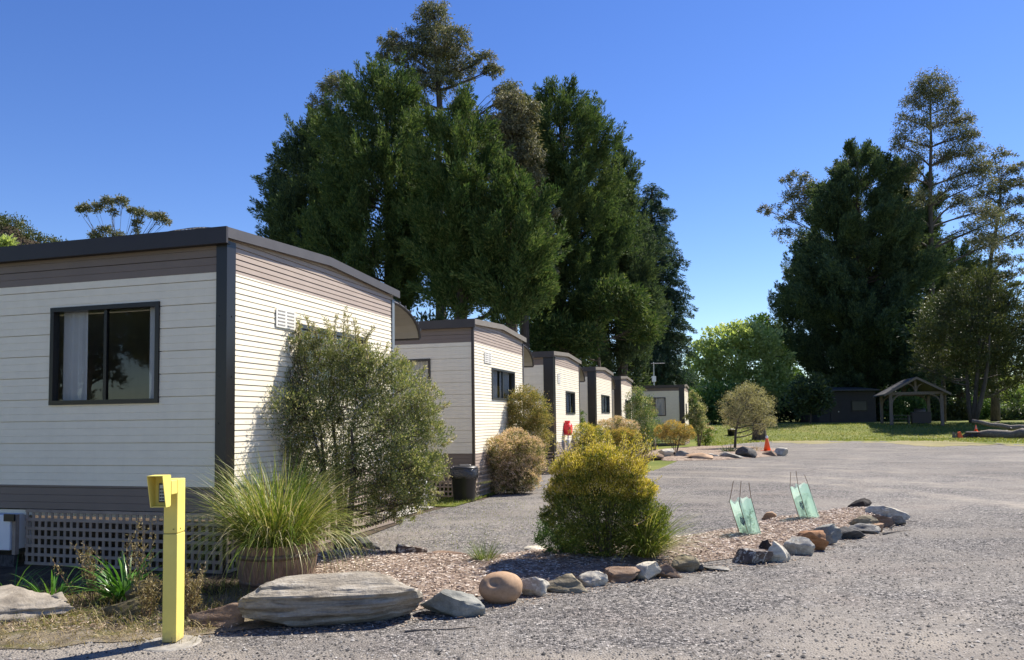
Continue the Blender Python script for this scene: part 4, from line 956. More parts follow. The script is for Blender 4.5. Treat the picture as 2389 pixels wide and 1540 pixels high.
def lobe_pts(rg, cen, rad, n, per, shell, crf, squash, topbias):
    nc = max(1, n // per); p = rad ** 2 / (rad ** 2).sum(); li = rg.choice(len(rad), nc, p=p)
    d = unit(rg.normal(size=(nc, 3))); 
    if topbias: d[:, 2] = np.where(rg.random(nc) < topbias, np.abs(d[:, 2]), d[:, 2])
    rr = shell + (1 - shell) * rg.random(nc) ** .6
    cc = cen[li] + d * (rad[li] * rr)[:, None] * squash
    ci = np.repeat(np.arange(nc), per)
    C = cc[ci] + rg.normal(size=(nc * per, 3)) * (rad[li][ci] * crf)[:, None] * (1, 1, .75)
    O = unit(C - cen[li][ci] + 1e-6)
    return C, O, cc, li
def lobed(name, label, cat, base, lobes, Y, layers, stem_mat, seed, trunk=(.2, .04), path=None, dz=.55, squash=(1, 1, .85), group=None, twig=True, twig_n=400, stems=1, limb_bend=.12, trunk_name='trunk', crown_name='crown', twig_r=.3, sides=6, spread=.2, limbs=True):
    """a plant from rounded leaf masses: trunk or stems, a limb to each mass, twigs to its clumps, leaves"""
    rg = np.random.default_rng(seed); k = Y / F; base = np.asarray(base, float)
    cen = []
    for l in lobes:
        dy = l[3] if len(l) > 3 else rg.uniform(-1, 1) * l[2] * k * dz
        cen.append(atd(l[0], l[1], Y + dy))
    cen = np.array(cen); rad = np.array([l[2] * k for l in lobes])
    e = empty(name, base, label, cat, group); tb = MB()
    if path is None:
        top = cen[:, :].mean(0)
        paths = []
        for s_ in range(stems):
            q = rg.normal(0, spread, 2) * np.linalg.norm(top - base) * .5; t_ = top + np.array([q[0], q[1], 0]) if stems > 1 else top
            b0 = base + np.array([q[0], q[1], 0]) * .12
            paths.append(curve(b0 - (0, 0, .05), t_, rg.normal(0, .06, 3) * np.linalg.norm(top - base), 6))
    else: paths = [np.array([base - (0, 0, .15)] + [atd(a, c, Y) for a, c in path])]
    for P in paths:
        n = len(P); tb.tube(P - base, [trunk[0] + (trunk[1] - trunk[0]) * i / (n - 1) for i in range(n)], sides + 2)
    lp = []
    allp = [(P, q) for P in paths for q in np.linspace(0.12, 1, 14)]
    def at(P, q):
        f = q * (len(P) - 1); i = min(len(P) - 2, int(f)); return P[i] + (P[i + 1] - P[i]) * (f - i)
    cand = np.array([at(P, q) for P, q in allp]); cq = np.array([q for _, q in allp])
    for c, r in zip(cen, rad):
        dd = np.linalg.norm(cand - c, axis=1) + np.clip(cand[:, 2] - c[2] + .25 * np.linalg.norm(cand - c, axis=1), 0, None) * 2.5 + rg.random(len(cand)) * .15 * r
        j = int(np.argmin(dd)); a = cand[j]; r0 = (trunk[0] + (trunk[1] - trunk[0]) * cq[j]) * .6
        P = curve(a, c + (0, 0, r * .2), np.array([0, 0, -1]) * np.linalg.norm(c - a) * limb_bend + rg.normal(0, .08, 3) * np.linalg.norm(c - a), 6)
        if limbs: tb.tube(P - base, [max(.15 * trunk[1], r0 * (1 - .75 * i / 5)) for i in range(6)], sides, False)
        lp.append(P)
    meshes = []
    for li_, ly in enumerate(layers):
        nm, mat, n, L, W = ly[:5]; o = dict(shell=.5, per=30, crf=.22, up=.3, out=.6, rnd=.8, top=0., grow=1.0); o.update(ly[5] if len(ly) > 5 else {})
        k_ = o.get('only') or len(cen); C, O, cc, li = lobe_pts(rg, cen[:k_], (rad * o['grow'])[:k_], n, o['per'], o['shell'], o['crf'], np.array(squash), o['top'])
        C[:, 2] = np.maximum(C[:, 2], base[2] + .02 + .05 * rg.random(len(C)))
        if li_ == 0 and twig:
            for q in rg.choice(len(cc), min(twig_n, len(cc)), replace=False):
                P = lp[li[q]]; a = P[rg.integers(2, 6)]; w0 = max(.1 * trunk[1], trunk[1] * twig_r)
                tb.tube(curve(a, cc[q], rg.normal(0, .08, 3) * np.linalg.norm(cc[q] - a), 4) - base, [w0, w0 * .8, w0 * .6, w0 * .3], 4, False)
        D = O * o['out'] + rg.normal(size=O.shape) * o['rnd'] * .6 + np.array([0, 0, o['up']])
        V = leaf_quads(rg, C, D, rg.uniform(.65, 1.3, len(C)) * L, rg.uniform(.7, 1.3, len(C)) * W)
        meshes.append((nm, V - base, mat))
    tb.build(trunk_name, M[stem_mat], e, True)
    for nm, V, mat in meshes: np_quads(nm, V, mat, e)
    return e

# ------------------------------------------------------------------ trees behind the cabins
G1 = 'conifers behind the cabins'
conifer('pine_tree', 'tall dark green pine with a pointed top, the left main tree behind the cabins', 905, 41, 168,
        [(172, 22, 22), (212, 62, 52), (260, 100, 75), (340, 130, 95), (430, 150, 115), (520, 165, 125), (600, 150, 120), (680, 120, 100), (725, 60, 60)], L_['pine_mid'], 31, nb=96, per=14, nl=150)
conifer('pine_tree', 'leftmost dark blue green pine, lower than its neighbour, behind the near cabin', 722, 45, 282,
        [(286, 10, 12), (330, 30, 60), (400, 60, 90), (480, 92, 100), (560, 112, 100), (610, 90, 90), (660, 40, 60)], L_['pine_dark'], 32, nb=66, per=14, nl=145)
conifer('pine_tree', 'mid green pine with rounded boughs in front of the grey gum tree', 1075, 37, 236,
        [(242, 12, 12), (300, 50, 50), (380, 85, 85), (470, 105, 110), (560, 110, 120), (650, 100, 105), (705, 80, 85), (728, 40, 40)], L_['pine_light'], 33, nb=54, per=13, nl=150)
conifer('pine_tree', 'lightest green pine with drooping lower boughs above the second cabin', 1195, 36, 395,
        [(400, 15, 10), (450, 50, 40), (520, 80, 75), (600, 95, 95), (680, 100, 75), (730, 70, 55), (765, 30, 30)], L_['pine_light'], 34, nb=42, per=13, nl=150)
conifer('pine_tree', 'broad dark pine right of the gum tree with a stepped pointed top', 1318, 47, 214,
        [(218, 26, 30), (262, 66, 72), (325, 92, 105), (400, 105, 125), (500, 115, 140), (600, 115, 140), (700, 105, 120), (780, 90, 100), (830, 50, 60)], L_['pine_mid'], 35, nb=140, per=14, nl=140)
conifer('pine_tree', 'dark pine on the right shoulder of the clump above the fourth cabin', 1450, 51, 345,
        [(350, 10, 10), (400, 35, 30), (480, 60, 55), (570, 80, 70), (680, 95, 80), (790, 95, 80), (850, 60, 60)], L_['pine_dark'], 36, nb=95, per=14, nl=140)
conifer('cypress_tree', 'dark drooping cypress at the right end of the clump behind the far cabin', 1535, 57, 425,
        [(430, 8, 8), (470, 30, 28), (540, 50, 48), (620, 65, 62), (700, 75, 72), (780, 85, 80), (860, 88, 84), (910, 80, 80)], L_['cypress'], 37, nb=170, per=6, nl=130, style='weep', plume=(.9, 1.7, .32), group=G1)
lobed('gum_tree', 'tallest grey green gum tree rising out of the pine clump', 'tree', (atd(1030, 985, 60)[0], 60, .8),
      [(1015, 45, 52), (985, 95, 52), (1060, 95, 45), (1020, 130, 62), (915, 100, 34), (950, 130, 38), (900, 135, 28), (1075, 160, 42), (1030, 190, 50), (1128, 140, 36), (1150, 165, 28), (970, 185, 42), (1185, 225, 44), (1215, 260, 46), (1180, 300, 52), (1225, 330, 46), (1150, 345, 48), (1200, 390, 52), (785, 205, 46), (745, 245, 34), (820, 215, 34), (1110, 290, 44), (1080, 250, 36), (960, 230, 42), (940, 260, 40), (1180, 450, 50), (1230, 430, 40), (1245, 280, 36), (1265, 610, 34), (1270, 650, 34)], 60,
      [('crown', L_['euc'], 66000, .26, .075, dict(shell=.25, per=44, crf=.13, grow=.9, up=-.35, out=.3, top=.35))], 'euc_bark', 41, trunk=(.5, .10), path=[(1028, 800), (1030, 600), (1022, 420), (1026, 250), (1018, 150), (1012, 80)], twig_n=340, twig_r=.35, group='gum trees')
lobed('gum_tree', 'olive brown gum tree with drooping foliage standing in front of the broad dark pine', 'tree', (atd(1222, 985, 43)[0], 43, 0),
      [(1190, 240, 36), (1225, 265, 36), (1170, 290, 40), (1215, 320, 44), (1160, 340, 40), (1240, 350, 36), (1195, 380, 46), (1150, 400, 36), (1235, 410, 40), (1200, 450, 42), (1245, 470, 34), (1225, 520, 34), (1262, 545, 30), (1250, 600, 34), (1275, 625, 26), (1262, 670, 28), (1285, 500, 24)], 43,
      [('crown', L_['euc_olive'], 25000, .22, .06, dict(shell=.25, per=40, crf=.15, up=-.4, out=.3, top=.3))], 'euc_bark', 49, trunk=(.32, .06), path=[(1224, 800), (1222, 640), (1215, 520), (1205, 420), (1195, 330)], twig_n=260, group='gum trees', twig_r=.4)
lobed('shrub_tree', 'small dull green tree in the gap under the pines above the third cabin', 'tree', (atd(1430, 985, 44)[0], 44, 0),
      [(1430, 690, 46), (1400, 715, 36), (1470, 705, 40), (1300, 770, 42), (1370, 790, 40), (1500, 760, 40), (1270, 800, 40)], 44, [('crown', L_['pine_light'], 15000, .30, .07, dict(shell=.3, up=.2))], 'pine_bark', 42, trunk=(.16, .05), twig_n=120)
for i, (u, v0, r, dd, lb) in enumerate(((1010, 790, 62, 40, 'dark understorey bush filling the gap above the near cabin awning'), (1290, 850, 66, 46, 'dark understorey bush below the pines above the third cabin'), (1420, 868, 60, 52, 'dark understorey bush below the pines above the fourth cabin'), (1510, 870, 50, 62, 'dark understorey bush behind the farthest cabin roof'))):
    lobed('understorey_bush', lb, 'bush', (atd(u, 985, dd)[0], dd, float(terr(0, dd))), [(u, v0, r), (u - r * .9, v0 + 30, r * .7), (u + r * .9, v0 + 25, r * .7), (u + 20, v0 + 75, r), (u - 50, v0 + 90, r), (u + 60, v0 + 95, r * .9), (u, v0 + 125, r)], dd,
          [('foliage', L_['shade'], 11000, .34, .10, dict(shell=.3))], 'pine_bark', 60 + i, trunk=(.12, .04), trunk_name='stem', twig_n=80, group='understorey bushes')
# small far gum above the near cabin roof
lobed('gum_tree', 'small thin gum tree showing above the near cabin roof', 'tree', (atd(270, 985, 46)[0], 46, 0),
      [(199, 490, 15, 0), (186, 489, 8, 0), (228, 487, 16, 0), (253, 473, 15, 0), (284, 472, 15, 0), (265, 497, 11, 0), (312, 494, 12, 0), (333, 502, 15, 0), (322, 520, 10, 0), (372, 510, 17, 0), (388, 518, 9, 0), (245, 540, 15, 0), (222, 553, 13, 0), (275, 554, 14, 0), (318, 543, 9, 0), (312, 530, 7, 0), (360, 506, 10, 0)], 46,
      [('crown', L_['euc'], 7200, .16, .055, dict(shell=.3, per=18, crf=.22, up=-.1, top=.75))], 'euc_bark', 43, trunk=(.10, .035), path=[(272, 760), (270, 690), (270, 650), (271, 625)], twig_n=70, limb_bend=.03, squash=(1.0, 1.0, .85), group='gum trees', twig_r=.35)
lobed('leafy_tree', 'yellow green leaves of a tree peeping over the near cabin roof at the left edge', 'tree', (atd(-20, 985, 22)[0], 22, 0),
      [(-8, 566, 24), (15, 572, 16), (-40, 590, 40), (10, 600, 30)], 22, [('crown', L_['bright'], 1800, .16, .06, dict(shell=.3))], 'shrub_stem', 44, trunk=(.07, .03), twig_n=40)

# ------------------------------------------------------------------ bright trees in the gap
lobed('leafy_tree', 'bright spring green leafy tree in the gap between the two dark clumps', 'tree', (atd(1730, 985, 80)[0], 80, 1.05),
      [(1690, 795, 46), (1735, 790, 46), (1780, 800, 46), (1650, 830, 44), (1700, 840, 56), (1760, 845, 56), (1805, 840, 40), (1640, 880, 46), (1690, 895, 52), (1750, 900, 56), (1800, 895, 50), (1830, 880, 30), (1640, 930, 40), (1700, 945, 42), (1770, 950, 44), (1625, 850, 26), (1820, 930, 36)], 80,
      [('crown', L_['bright'], 27000, .36, .19, dict(shell=.45, per=30, crf=.15, up=.2))], 'euc_bark', 45, trunk=(.35, .09), twig_n=160)
lobed('leafy_tree', 'thin blue green tree behind the right of the bright leafy tree', 'tree', (atd(1800, 985, 98)[0], 98, 1.1),
      [(1770, 765, 30), (1800, 790, 34), (1825, 830, 34), (1840, 880, 36), (1850, 920, 36), (1815, 760, 16), (1830, 790, 22), (1860, 900, 26)], 98, [('crown', L_['midgreen'], 6500, .5, .2, dict(shell=.2, crf=.25))], 'euc_bark', 46, trunk=(.25, .08), twig_n=100)
lobed('leafy_bush', 'green bushes mass below the bright leafy tree, left part', 'bush', (atd(1650, 985, 74)[0], 74, 1.0),
      [(1640, 940, 40), (1665, 965, 30), (1625, 965, 32), (1700, 960, 34), (1690, 925, 34)], 74, [('foliage', L_['midgreen'], 6000, .4, .16, {})], 'shrub_stem', 47, trunk=(.1, .04), trunk_name='stem', twig_n=60)
lobed('leafy_bush', 'darker green bush behind the small round tree at the lawn edge', 'bush', (atd(1820, 985, 82)[0], 82, 1.0),
      [(1790, 955, 36), (1830, 960, 28), (1860, 955, 30), (1880, 965, 26), (1760, 968, 30)], 82, [('foliage', L_['shade'], 6000, .4, .16, {})], 'shrub_stem', 48, trunk=(.1, .04), trunk_name='stem', twig_n=60)

# ------------------------------------------------------------------ the right hand clump
G2 = 'dark conifers of the right hand clump'
conifer('pine_tree', 'dense very dark pine, the left main body of the right hand clump', 2020, 84, 345,
        [(345, 12, 30), (390, 50, 60), (450, 85, 100), (540, 105, 120), (600, 125, 130), (650, 165, 140), (720, 180, 150), (790, 165, 150), (860, 140, 150), (910, 100, 140)], L_['pine_dark'], 51, nb=165, per=14, nl=118, group=G2, blade=(.34, .09), trunk_r=.6, plume=(1.3, 2.4, .6))
conifer('pine_tree', 'dark pine behind the tall gum trunk in the right hand clump', 2140, 90, 375,
        [(375, 15, 15), (430, 50, 45), (520, 80, 80), (620, 100, 110), (720, 110, 130), (820, 120, 140), (920, 110, 140)], L_['pine_dark'], 52, nb=100, per=13, nl=110, group=G2, blade=(.34, .09), trunk_r=.55, plume=(1.3, 2.4, .6))
conifer('pine_tree', 'lower dark pine behind the pavilion on the right', 2240, 94, 565,
        [(565, 10, 10), (620, 50, 50), (700, 80, 80), (800, 100, 110), (900, 110, 120)], L_['pine_mid'], 53, nb=110, per=8, nl=105, group=G2, blade=(.34, .09), plume=(1.2, 2.2, .6))
lobed('gum_tree', 'tall slender gum tree with a straight trunk topping the right hand clump', 'tree', (atd(2175, 985, 82)[0], 82, 1.0),
      [(2170, 195, 34), (2145, 220, 28), (2205, 220, 30), (2125, 245, 24), (2175, 245, 36), (2222, 250, 24), (2115, 285, 26), (2160, 295, 30), (2210, 290, 30), (2255, 285, 24), (2105, 325, 26), (2150, 340, 28), (2240, 325, 34), (2270, 320, 20), (2095, 345, 18), (2230, 365, 34), (2275, 360, 26), (2200, 375, 26), (2130, 385, 30), (2290, 395, 26), (2255, 405, 30), (2110, 420, 28), (2225, 440, 30), (2295, 430, 28), (2150, 470, 30), (2110, 500, 30), (2240, 480, 30), (2290, 500, 34), (2330, 520, 30), (2260, 540, 30), (2130, 560, 26), (2300, 580, 34)], 82,
      [('crown', L_['euc'], 36000, .27, .085, dict(shell=.2, per=30, crf=.2, up=-.3, out=.3, top=.6))], 'euc_bark', 54, trunk=(.42, .08), path=[(2174, 850), (2173, 680), (2172, 550), (2170, 430), (2172, 320), (2170, 230)], twig_n=330, limb_bend=-.10, squash=(1.05, 1, 1.0), group='gum trees', twig_r=.4)
lobed('gum_tree', 'leaning gum tree spreading out left of the right hand clump', 'tree', (atd(1990, 985, 98)[0], 98, 1.1),
      [(1858, 413, 22), (1838, 420, 14), (1880, 420, 14), (1875, 445, 30), (1908, 445, 28), (1845, 465, 24), (1900, 475, 30), (1930, 470, 22), (1808, 490, 20), (1785, 490, 14), (1870, 495, 30), (1835, 510, 20), (1910, 510, 30), (1828, 545, 22), (1860, 555, 26), (1890, 560, 24), (1850, 635, 20), (1838, 650, 14), (1865, 655, 18), (1985, 385, 28), (1955, 410, 22), (2010, 380, 24), (1945, 430, 16)], 98,
      [('crown', L_['euc'], 12500, .36, .11, dict(shell=.35, per=26, crf=.17, up=-.2, out=.3, top=.6))], 'euc_bark', 55, trunk=(.4, .09), path=[(1975, 850), (1950, 700), (1915, 600), (1900, 540)], twig_n=220, limb_bend=-.02, squash=(1.15, 1, .7), group='gum trees', twig_r=.4)
lobed('gum_tree', 'open gum tree at the right edge of the photograph with bare forked limbs', 'tree', (atd(2310, 985, 90)[0], 90, 1.1),
      [(2318, 362, 24), (2345, 365, 18), (2310, 395, 24), (2345, 405, 28), (2380, 390, 18), (2330, 440, 28), (2370, 430, 26), (2300, 460, 28), (2350, 475, 28), (2395, 470, 24), (2310, 510, 30), (2360, 520, 28), (2335, 560, 26), (2290, 560, 26), (2380, 560, 22), (2350, 610, 28), (2310, 620, 28), (2378, 640, 22), (2340, 650, 26), (2410, 420, 22), (2420, 520, 26)], 90,
      [('crown', L_['euc'], 12500, .34, .11, dict(shell=.35, per=26, crf=.17, up=-.2, out=.3, top=.6))], 'euc_bark', 56, trunk=(.4, .09), path=[(2312, 850), (2305, 700), (2312, 600), (2330, 500), (2335, 430)], twig_n=220, limb_bend=-.02, squash=(1.15, 1, .7), group='gum trees', twig_r=.4)
lobed('wattle_tree', 'broad bushy olive green tree with forked stems right of the pavilion', 'tree', (atd(2270, 985, 64)[0], 64, .95),
      [(2270, 672, 56), (2225, 700, 50), (2310, 690, 56), (2355, 700, 44), (2195, 730, 44), (2260, 740, 64), (2330, 750, 64), (2375, 740, 40), (2170, 775, 42), (2220, 790, 52), (2290, 800, 60), (2350, 810, 56), (2150, 820, 34), (2190, 840, 40), (2250, 845, 46), (2320, 860, 46), (2375, 850, 44), (2390, 800, 40), (2410, 760, 50), (2420, 850, 50), (2200, 885, 28), (2350, 905, 38), (2392, 885, 34), (2178, 868, 24), (2300, 905, 28), (2150, 790, 24), (2240, 640, 26), (2310, 640, 24), (2375, 670, 26), (2140, 850, 22)], 64,
      [('crown', L_['olive'], 46000, .30, .065, dict(shell=.2, per=44, crf=.14, up=.5))], 'euc_bark', 57, trunk=(.22, .06), stems=4, spread=.22, twig_n=420, twig_r=.3)
# trunks seen below the wattle
for i, (u, r, lb, top) in enumerate(((2322, .42, 'thick dark trunk at the right edge beyond the log', 800), (1957 + 245, .2, 'thin straight trunk right of the pavilion', 760))):
    bs = atd(u, 985, 70); bs = np.array([bs[0], 70, 1.0]); e = empty('pine_tree', bs, lb, 'tree', 'bare lower trunks at the right'); b = MB(); tp = atd(u - 8, top, 70) - bs
    b.tube([(0, 0, -.2), tp * .3 + (.1, 0, 0), tp * .65, tp], [r, r * .85, r * .7, r * .5], 9); b.build('trunk', M['pine_bark'], e, True)
    rg = np.random.default_rng(i); C = tp + rg.normal(0, 1, (2500, 3)) * (1.6, 1.6, 1.2); np_quads('crown', leaf_quads(rg, C, rg.normal(size=C.shape), .4, .1), L_['shade'], e)
for i, (u, v0, r, dd, mt, lb) in enumerate((
    (1890, 900, 34, 68, 'shade', 'dark ivy like bush on the left of the shed'),
    (1975, 890, 40, 82, 'shade', 'dark undergrowth behind the shed'),
    (2110, 940, 30, 78, 'midgreen', 'sunlit green shrub seen through the open pavilion'),
    (2165, 950, 26, 80, 'shade', 'dark shrub behind the right post of the pavilion'),
    (2225, 950, 26, 80, 'olive', 'olive shrub between the pavilion and the forked tree'),
    (2290, 940, 30, 84, 'midgreen', 'light green fern like shrub left of the thick dark trunk'),
    (2375, 880, 44, 90, 'bright', 'pale bright green tree at the right edge beyond the logs'),
    (2365, 962, 30, 76, 'shade', 'dark round bush beyond the big log at the right edge'),
    (2440, 930, 60, 85, 'midgreen', 'green bush mostly outside the right edge of the frame'),
    (2030, 935, 36, 84, 'shade', 'dark undergrowth between the shed and the pavilion'))):
    lobed('understorey_bush', lb, 'bush', (atd(u, 985, dd)[0], dd, float(terr(0, dd))), [(u, v0, r), (u - r * .8, v0 + r * .5, r * .75), (u + r * .8, v0 + r * .45, r * .75), (u, v0 + r * .9, r * .9), (u - r * .5, v0 + r * 1.4, r * .8), (u + r * .6, v0 + r * 1.3, r * .8)], dd,
          [('foliage', L_[mt], 4200, .38, .13, dict(shell=.3))], 'shrub_stem', 80 + i, trunk=(.09, .035), trunk_name='stem', twig_n=60, group='understorey bushes')
# distant tree line closing the view
rg = np.random.default_rng(77)
for i in range(26):
    u = -300 + i * 118 + rg.uniform(-25, 25); dd = 125 + rg.uniform(-12, 12)
    if u < 1100: continue
    vt = 905 + rg.uniform(-18, 18)
    lobed('distant_tree', 'distant tree in the low line of trees beyond the lawn', 'tree', (atd(u, 985, dd)[0], dd, float(terr(0, dd))), [(u, vt, 30), (u - 28, vt + 18, 26), (u + 28, vt + 16, 26), (u, vt + 40, 34), (u - 40, vt + 55, 28), (u + 40, vt + 52, 28)], dd,
          [('crown', L_[('midgreen', 'olive', 'shade')[i % 3]], 2600, .75, .32, dict(shell=.3))], 'euc_bark', 300 + i, trunk=(.25, .08), twig=False, group='distant tree line')

# ------------------------------------------------------------------ garden shrubs
def sbase(u, v, z=0.): return gp(u, v, z)
# the big loose bush in front of the near cabin's side wall
p = gp(800, 1292); Yb = p[1]
lobed('tea_tree_bush', 'big loose grey green flowering bush in front of the near cabin side wall', 'bush', p,
      [(700, 850, 62), (640, 910, 56), (770, 870, 76), (860, 900, 74), (930, 920, 74), (960, 990, 74), (690, 960, 96), (800, 970, 110), (900, 1010, 96), (650, 1040, 72), (740, 1080, 90), (850, 1100, 92), (940, 1100, 76), (990, 1080, 56), (660, 790, 30, -.1), (650, 1110, 50), (900, 1160, 56), (960, 1150, 50), (700, 1140, 56), (830, 840, 50), (985, 940, 50), (1005, 1010, 46), (1015, 1090, 40), (985, 1160, 36), (620, 980, 40), (690, 805, 46), (790, 815, 54), (740, 790, 34), (860, 850, 56), (690, 1140, 40), (725, 1185, 36), (880, 1185, 44), (640, 850, 40), (920, 860, 40), (622, 1050, 42), (648, 960, 48), (638, 1125, 40), (670, 890, 44), (790, 1190, 34), (940, 1190, 36)], Yb,
      [('foliage', L_['bush'], 116000, .036, .0112, dict(shell=.25, per=34, crf=.11, up=.6)),
       ('sprig', L_['bush_tip'], 12000, .03, .010, dict(shell=.85, per=12, crf=.08, up=.8, grow=1.06)), ('blossom', L_['lilac'], 4200, .017, .017, dict(shell=.9, per=2, crf=.05, up=.2, grow=1.03))], 'shrub_stem', 110, trunk=(.040, .014), stems=7, spread=.42, twig_n=900, twig_r=.30, trunk_name='stem', sides=5)
# upright shoots poking out of its top
def shoots(name, label, pts, Y, mat, seed, base, stem='shrub_stem', L=.034, W=.011, nl=60, into=None):
    rg = np.random.default_rng(seed); tb = MB(); C, D = [], []
    for u0, v0, u1, v1 in pts:
        a, c = atd(u0, v0, Y + rg.normal(0, .15)), atd(u1, v1, Y + rg.normal(0, .15)); P = curve(a, c, rg.normal(0, .03, 3), 6); tb.tube(P - base, [.005, .0045, .004, .003, .002, .0015], 4, False)
        t = rg.random(nl) * 5; i = np.minimum(4, t.astype(int)); q = P[i] + (P[i + 1] - P[i]) * (t - i)[:, None]
        C.append(q + rg.normal(0, .012, q.shape)); D.append(unit(c - a) * .8 + rg.normal(0, .6, q.shape))
    C, D = np.vstack(C), np.vstack(D); V = leaf_quads(rg, C, D, rg.uniform(.7, 1.3, len(C)) * L, W)
    o = np_quads(name, V - base, mat, into); b_ = tag(tb.build('shoot_stem', M[stem], into), kind='stuff'); return o
bush = [o for o in bpy.data.objects if o.name.startswith('tea_tree_bush')][0]
shoots('shoot', '', [(650, 830, 624, 700), (655, 830, 640, 720), (680, 820, 662, 735), (700, 800, 690, 745), (800, 830, 806, 718), (815, 830, 812, 735), (790, 820, 770, 760), (740, 800, 730, 755), (860, 850, 850, 770), (630, 900, 605, 830), (880, 850, 905, 800), (840, 830, 835, 760), (960, 900, 990, 855), (610, 930, 596, 890), (625, 1040, 585, 1010), (720, 800, 715, 740), (690, 780, 676, 722), (640, 790, 628, 715), (765, 790, 760, 742), (830, 800, 826, 745), (850, 800, 870, 765), (900, 850, 930, 810), (940, 880, 965, 845), (980, 930, 1015, 900), (1010, 960, 1050, 940), (1030, 1040, 1062, 1020), (600, 900, 582, 865), (600, 970, 578, 950), (610, 1080, 580, 1085), (660, 800, 645, 750), (700, 790, 700, 735), (780, 800, 785, 735), (960, 1170, 985, 1195), (1000, 1140, 1030, 1150)], Yb, L_['bush_tip'], 111, np.array(p), into=bush, L=.042, W=.013, nl=110)
p = gp(1006, 1158); Yb2 = p[1]
lobed('leafy_shrub', 'bright yellow green shrub low behind the right side of the big loose bush', 'shrub', p,
      [(1005, 960, 34), (1018, 1010, 36), (1030, 1060, 30), (1000, 1060, 40), (990, 1110, 40), (1035, 1085, 24), (985, 1000, 34)], Yb2, [('foliage', L_['bush_green'], 11000, .05, .024, dict(shell=.4, per=22, crf=.17))], 'shrub_stem', 112, trunk=(.02, .008), stems=4, trunk_name='stem', twig_n=100)
# big yellow bush on the bed
p = gp(1420, 1300, .09); Yy = p[1]
lobed('golden_bush', 'large yellow flowering bush in the middle of the near garden bed', 'bush', p,
      [(1345, 1105, 52), (1400, 1085, 52), (1450, 1105, 54), (1325, 1150, 46), (1390, 1145, 66), (1460, 1160, 60), (1495, 1150, 36), (1310, 1105, 24), (1345, 1200, 60), (1420, 1205, 80), (1495, 1200, 54), (1530, 1205, 36), (1290, 1205, 30), (1525, 1250, 36), (1340, 1250, 44), (1410, 1265, 54), (1480, 1260, 44), (1370, 1060, 22), (1435, 1065, 22), (1300, 1165, 30)], Yy,
      [('foliage', L_['yellow_in'], 60000, .034, .0085, dict(shell=.25, per=26, crf=.13, up=.8)),
       ('blossom', L_['yellow'], 40000, .026, .0085, dict(shell=.75, per=14, crf=.09, up=.95, top=.9, grow=1.05, only=8))], 'shrub_stem', 113, trunk=(.02, .006), stems=9, spread=.3, twig_n=420, twig_r=.4, trunk_name='stem', sides=5)
yb = [o for o in bpy.data.objects if o.name.startswith('golden_bush')][0]
rg = np.random.default_rng(114); pts = []
for _ in range(80):
    u0 = rg.uniform(1320, 1500); v0 = rg.uniform(1060, 1130); pts.append((u0, v0, u0 + (u0 - 1405) * .3 + rg.normal(0, 8), v0 - rg.uniform(35, 75)))
for _ in range(30):
    v0 = rg.uniform(1100, 1230); s_ = rg.choice([-1, 1]); u0 = 1405 + s_ * rg.uniform(60, 80); pts.append((u0, v0, u0 + s_ * rg.uniform(25, 70), v0 - rg.uniform(30, 70)))
shoots('shoot', '', pts, Yy, L_['yellow'], 115, np.array(p), L=.026, W=.0085, nl=55, into=yb)
p = gp(1300, 1300, .06)
lobed('leafy_shrub', 'low dark green shrub at the left foot of the large yellow bush', 'shrub', p,
      [(1290, 1230, 34), (1275, 1255, 26), (1320, 1255, 34), (1300, 1280, 30), (1345, 1280, 30), (1370, 1265, 30)], p[1], [('foliage', L_['midgreen'], 8500, .028, .011, dict(shell=.4, per=20, crf=.16))], 'shrub_stem', 116, trunk=(.012, .005), stems=4, trunk_name='stem', twig_n=90)

def tussock(name, label, cat, base, n, L, W, mat, seed, spread=.1, lean=(.05, .9), droop=1.3, az=None, group=None, nseg=6, heads=0, head_mat=None):
    rg = np.random.default_rng(seed); e = empty(name, base, label, cat, group)
    a = rg.uniform(0, 6.283, n) if az is None else rg.uniform(az[0], az[1], n); r = np.sqrt(rg.random(n)) * spread
    B = np.stack([np.cos(a) * r, np.sin(a) * r, np.zeros(n) - .01], 1); ln = lean[0] + (lean[1] - lean[0]) * rg.random(n) ** .8
    strips(rg, 'foliage', B, a + rg.normal(0, .35, n), ln, rg.uniform(L[0], L[1], n), rg.uniform(W[0], W[1], n), mat, e, nseg, droop * rg.uniform(.35, 1.3, n)[0] if False else droop)
    return e
tussock('strap_grass', 'clump of long arching green leaves at the right foot of the large yellow bush', 'grass', gp(1508, 1296, .09), 560, (.4, .95), (.006, .011), L_['grass'], 117, .10, (.25, 1.15), 1.0)
tussock('sedge_tuft', 'fine pale green grass tuft alone in the bark chips near the bed back', 'grass', gp(1130, 1318, .06), 300, (.16, .42), (.003, .005), L_['sedge'], 118, .06, (.05, .8), .5)

# potted grass in the half barrel
pb = gp(646, 1398); pb = pb + np.array([pb[0], pb[1], 0]) / np.linalg.norm(pb[:2]) * .42; pb[2] = 0
e = empty('half_barrel', pb, 'weathered half barrel planter holding the big grass clump', 'planter')
b = MB(); n = 30; Hh = .46
prof = [(.30, .0), (.345, .12), (.372, .28), (.385, Hh), (.355, Hh), (.35, Hh - .10)]
vs = []
for r, z in prof:
    for k in range(n):
        q = 2 * math.pi * k / n; f = 1 + (.006 if k % 2 else -.004); vs.append((r * f * math.cos(q), r * f * math.sin(q), z))
b.add(vs, [(i * n + k, i * n + (k + 1) % n, (i + 1) * n + (k + 1) % n, (i + 1) * n + k) for i in range(len(prof) - 1) for k in range(n)])
b.build('stave_wall', M['barrel'], e)
for z, r in ((.09, .338), (.335, .382)):
    b = MB(); b.lathe([(r, z), (r + .006, z), (r + .008, z + .045), (r + .002, z + .045)], 40, cap=False); b.build('hoop', M['hoop'], e, True)
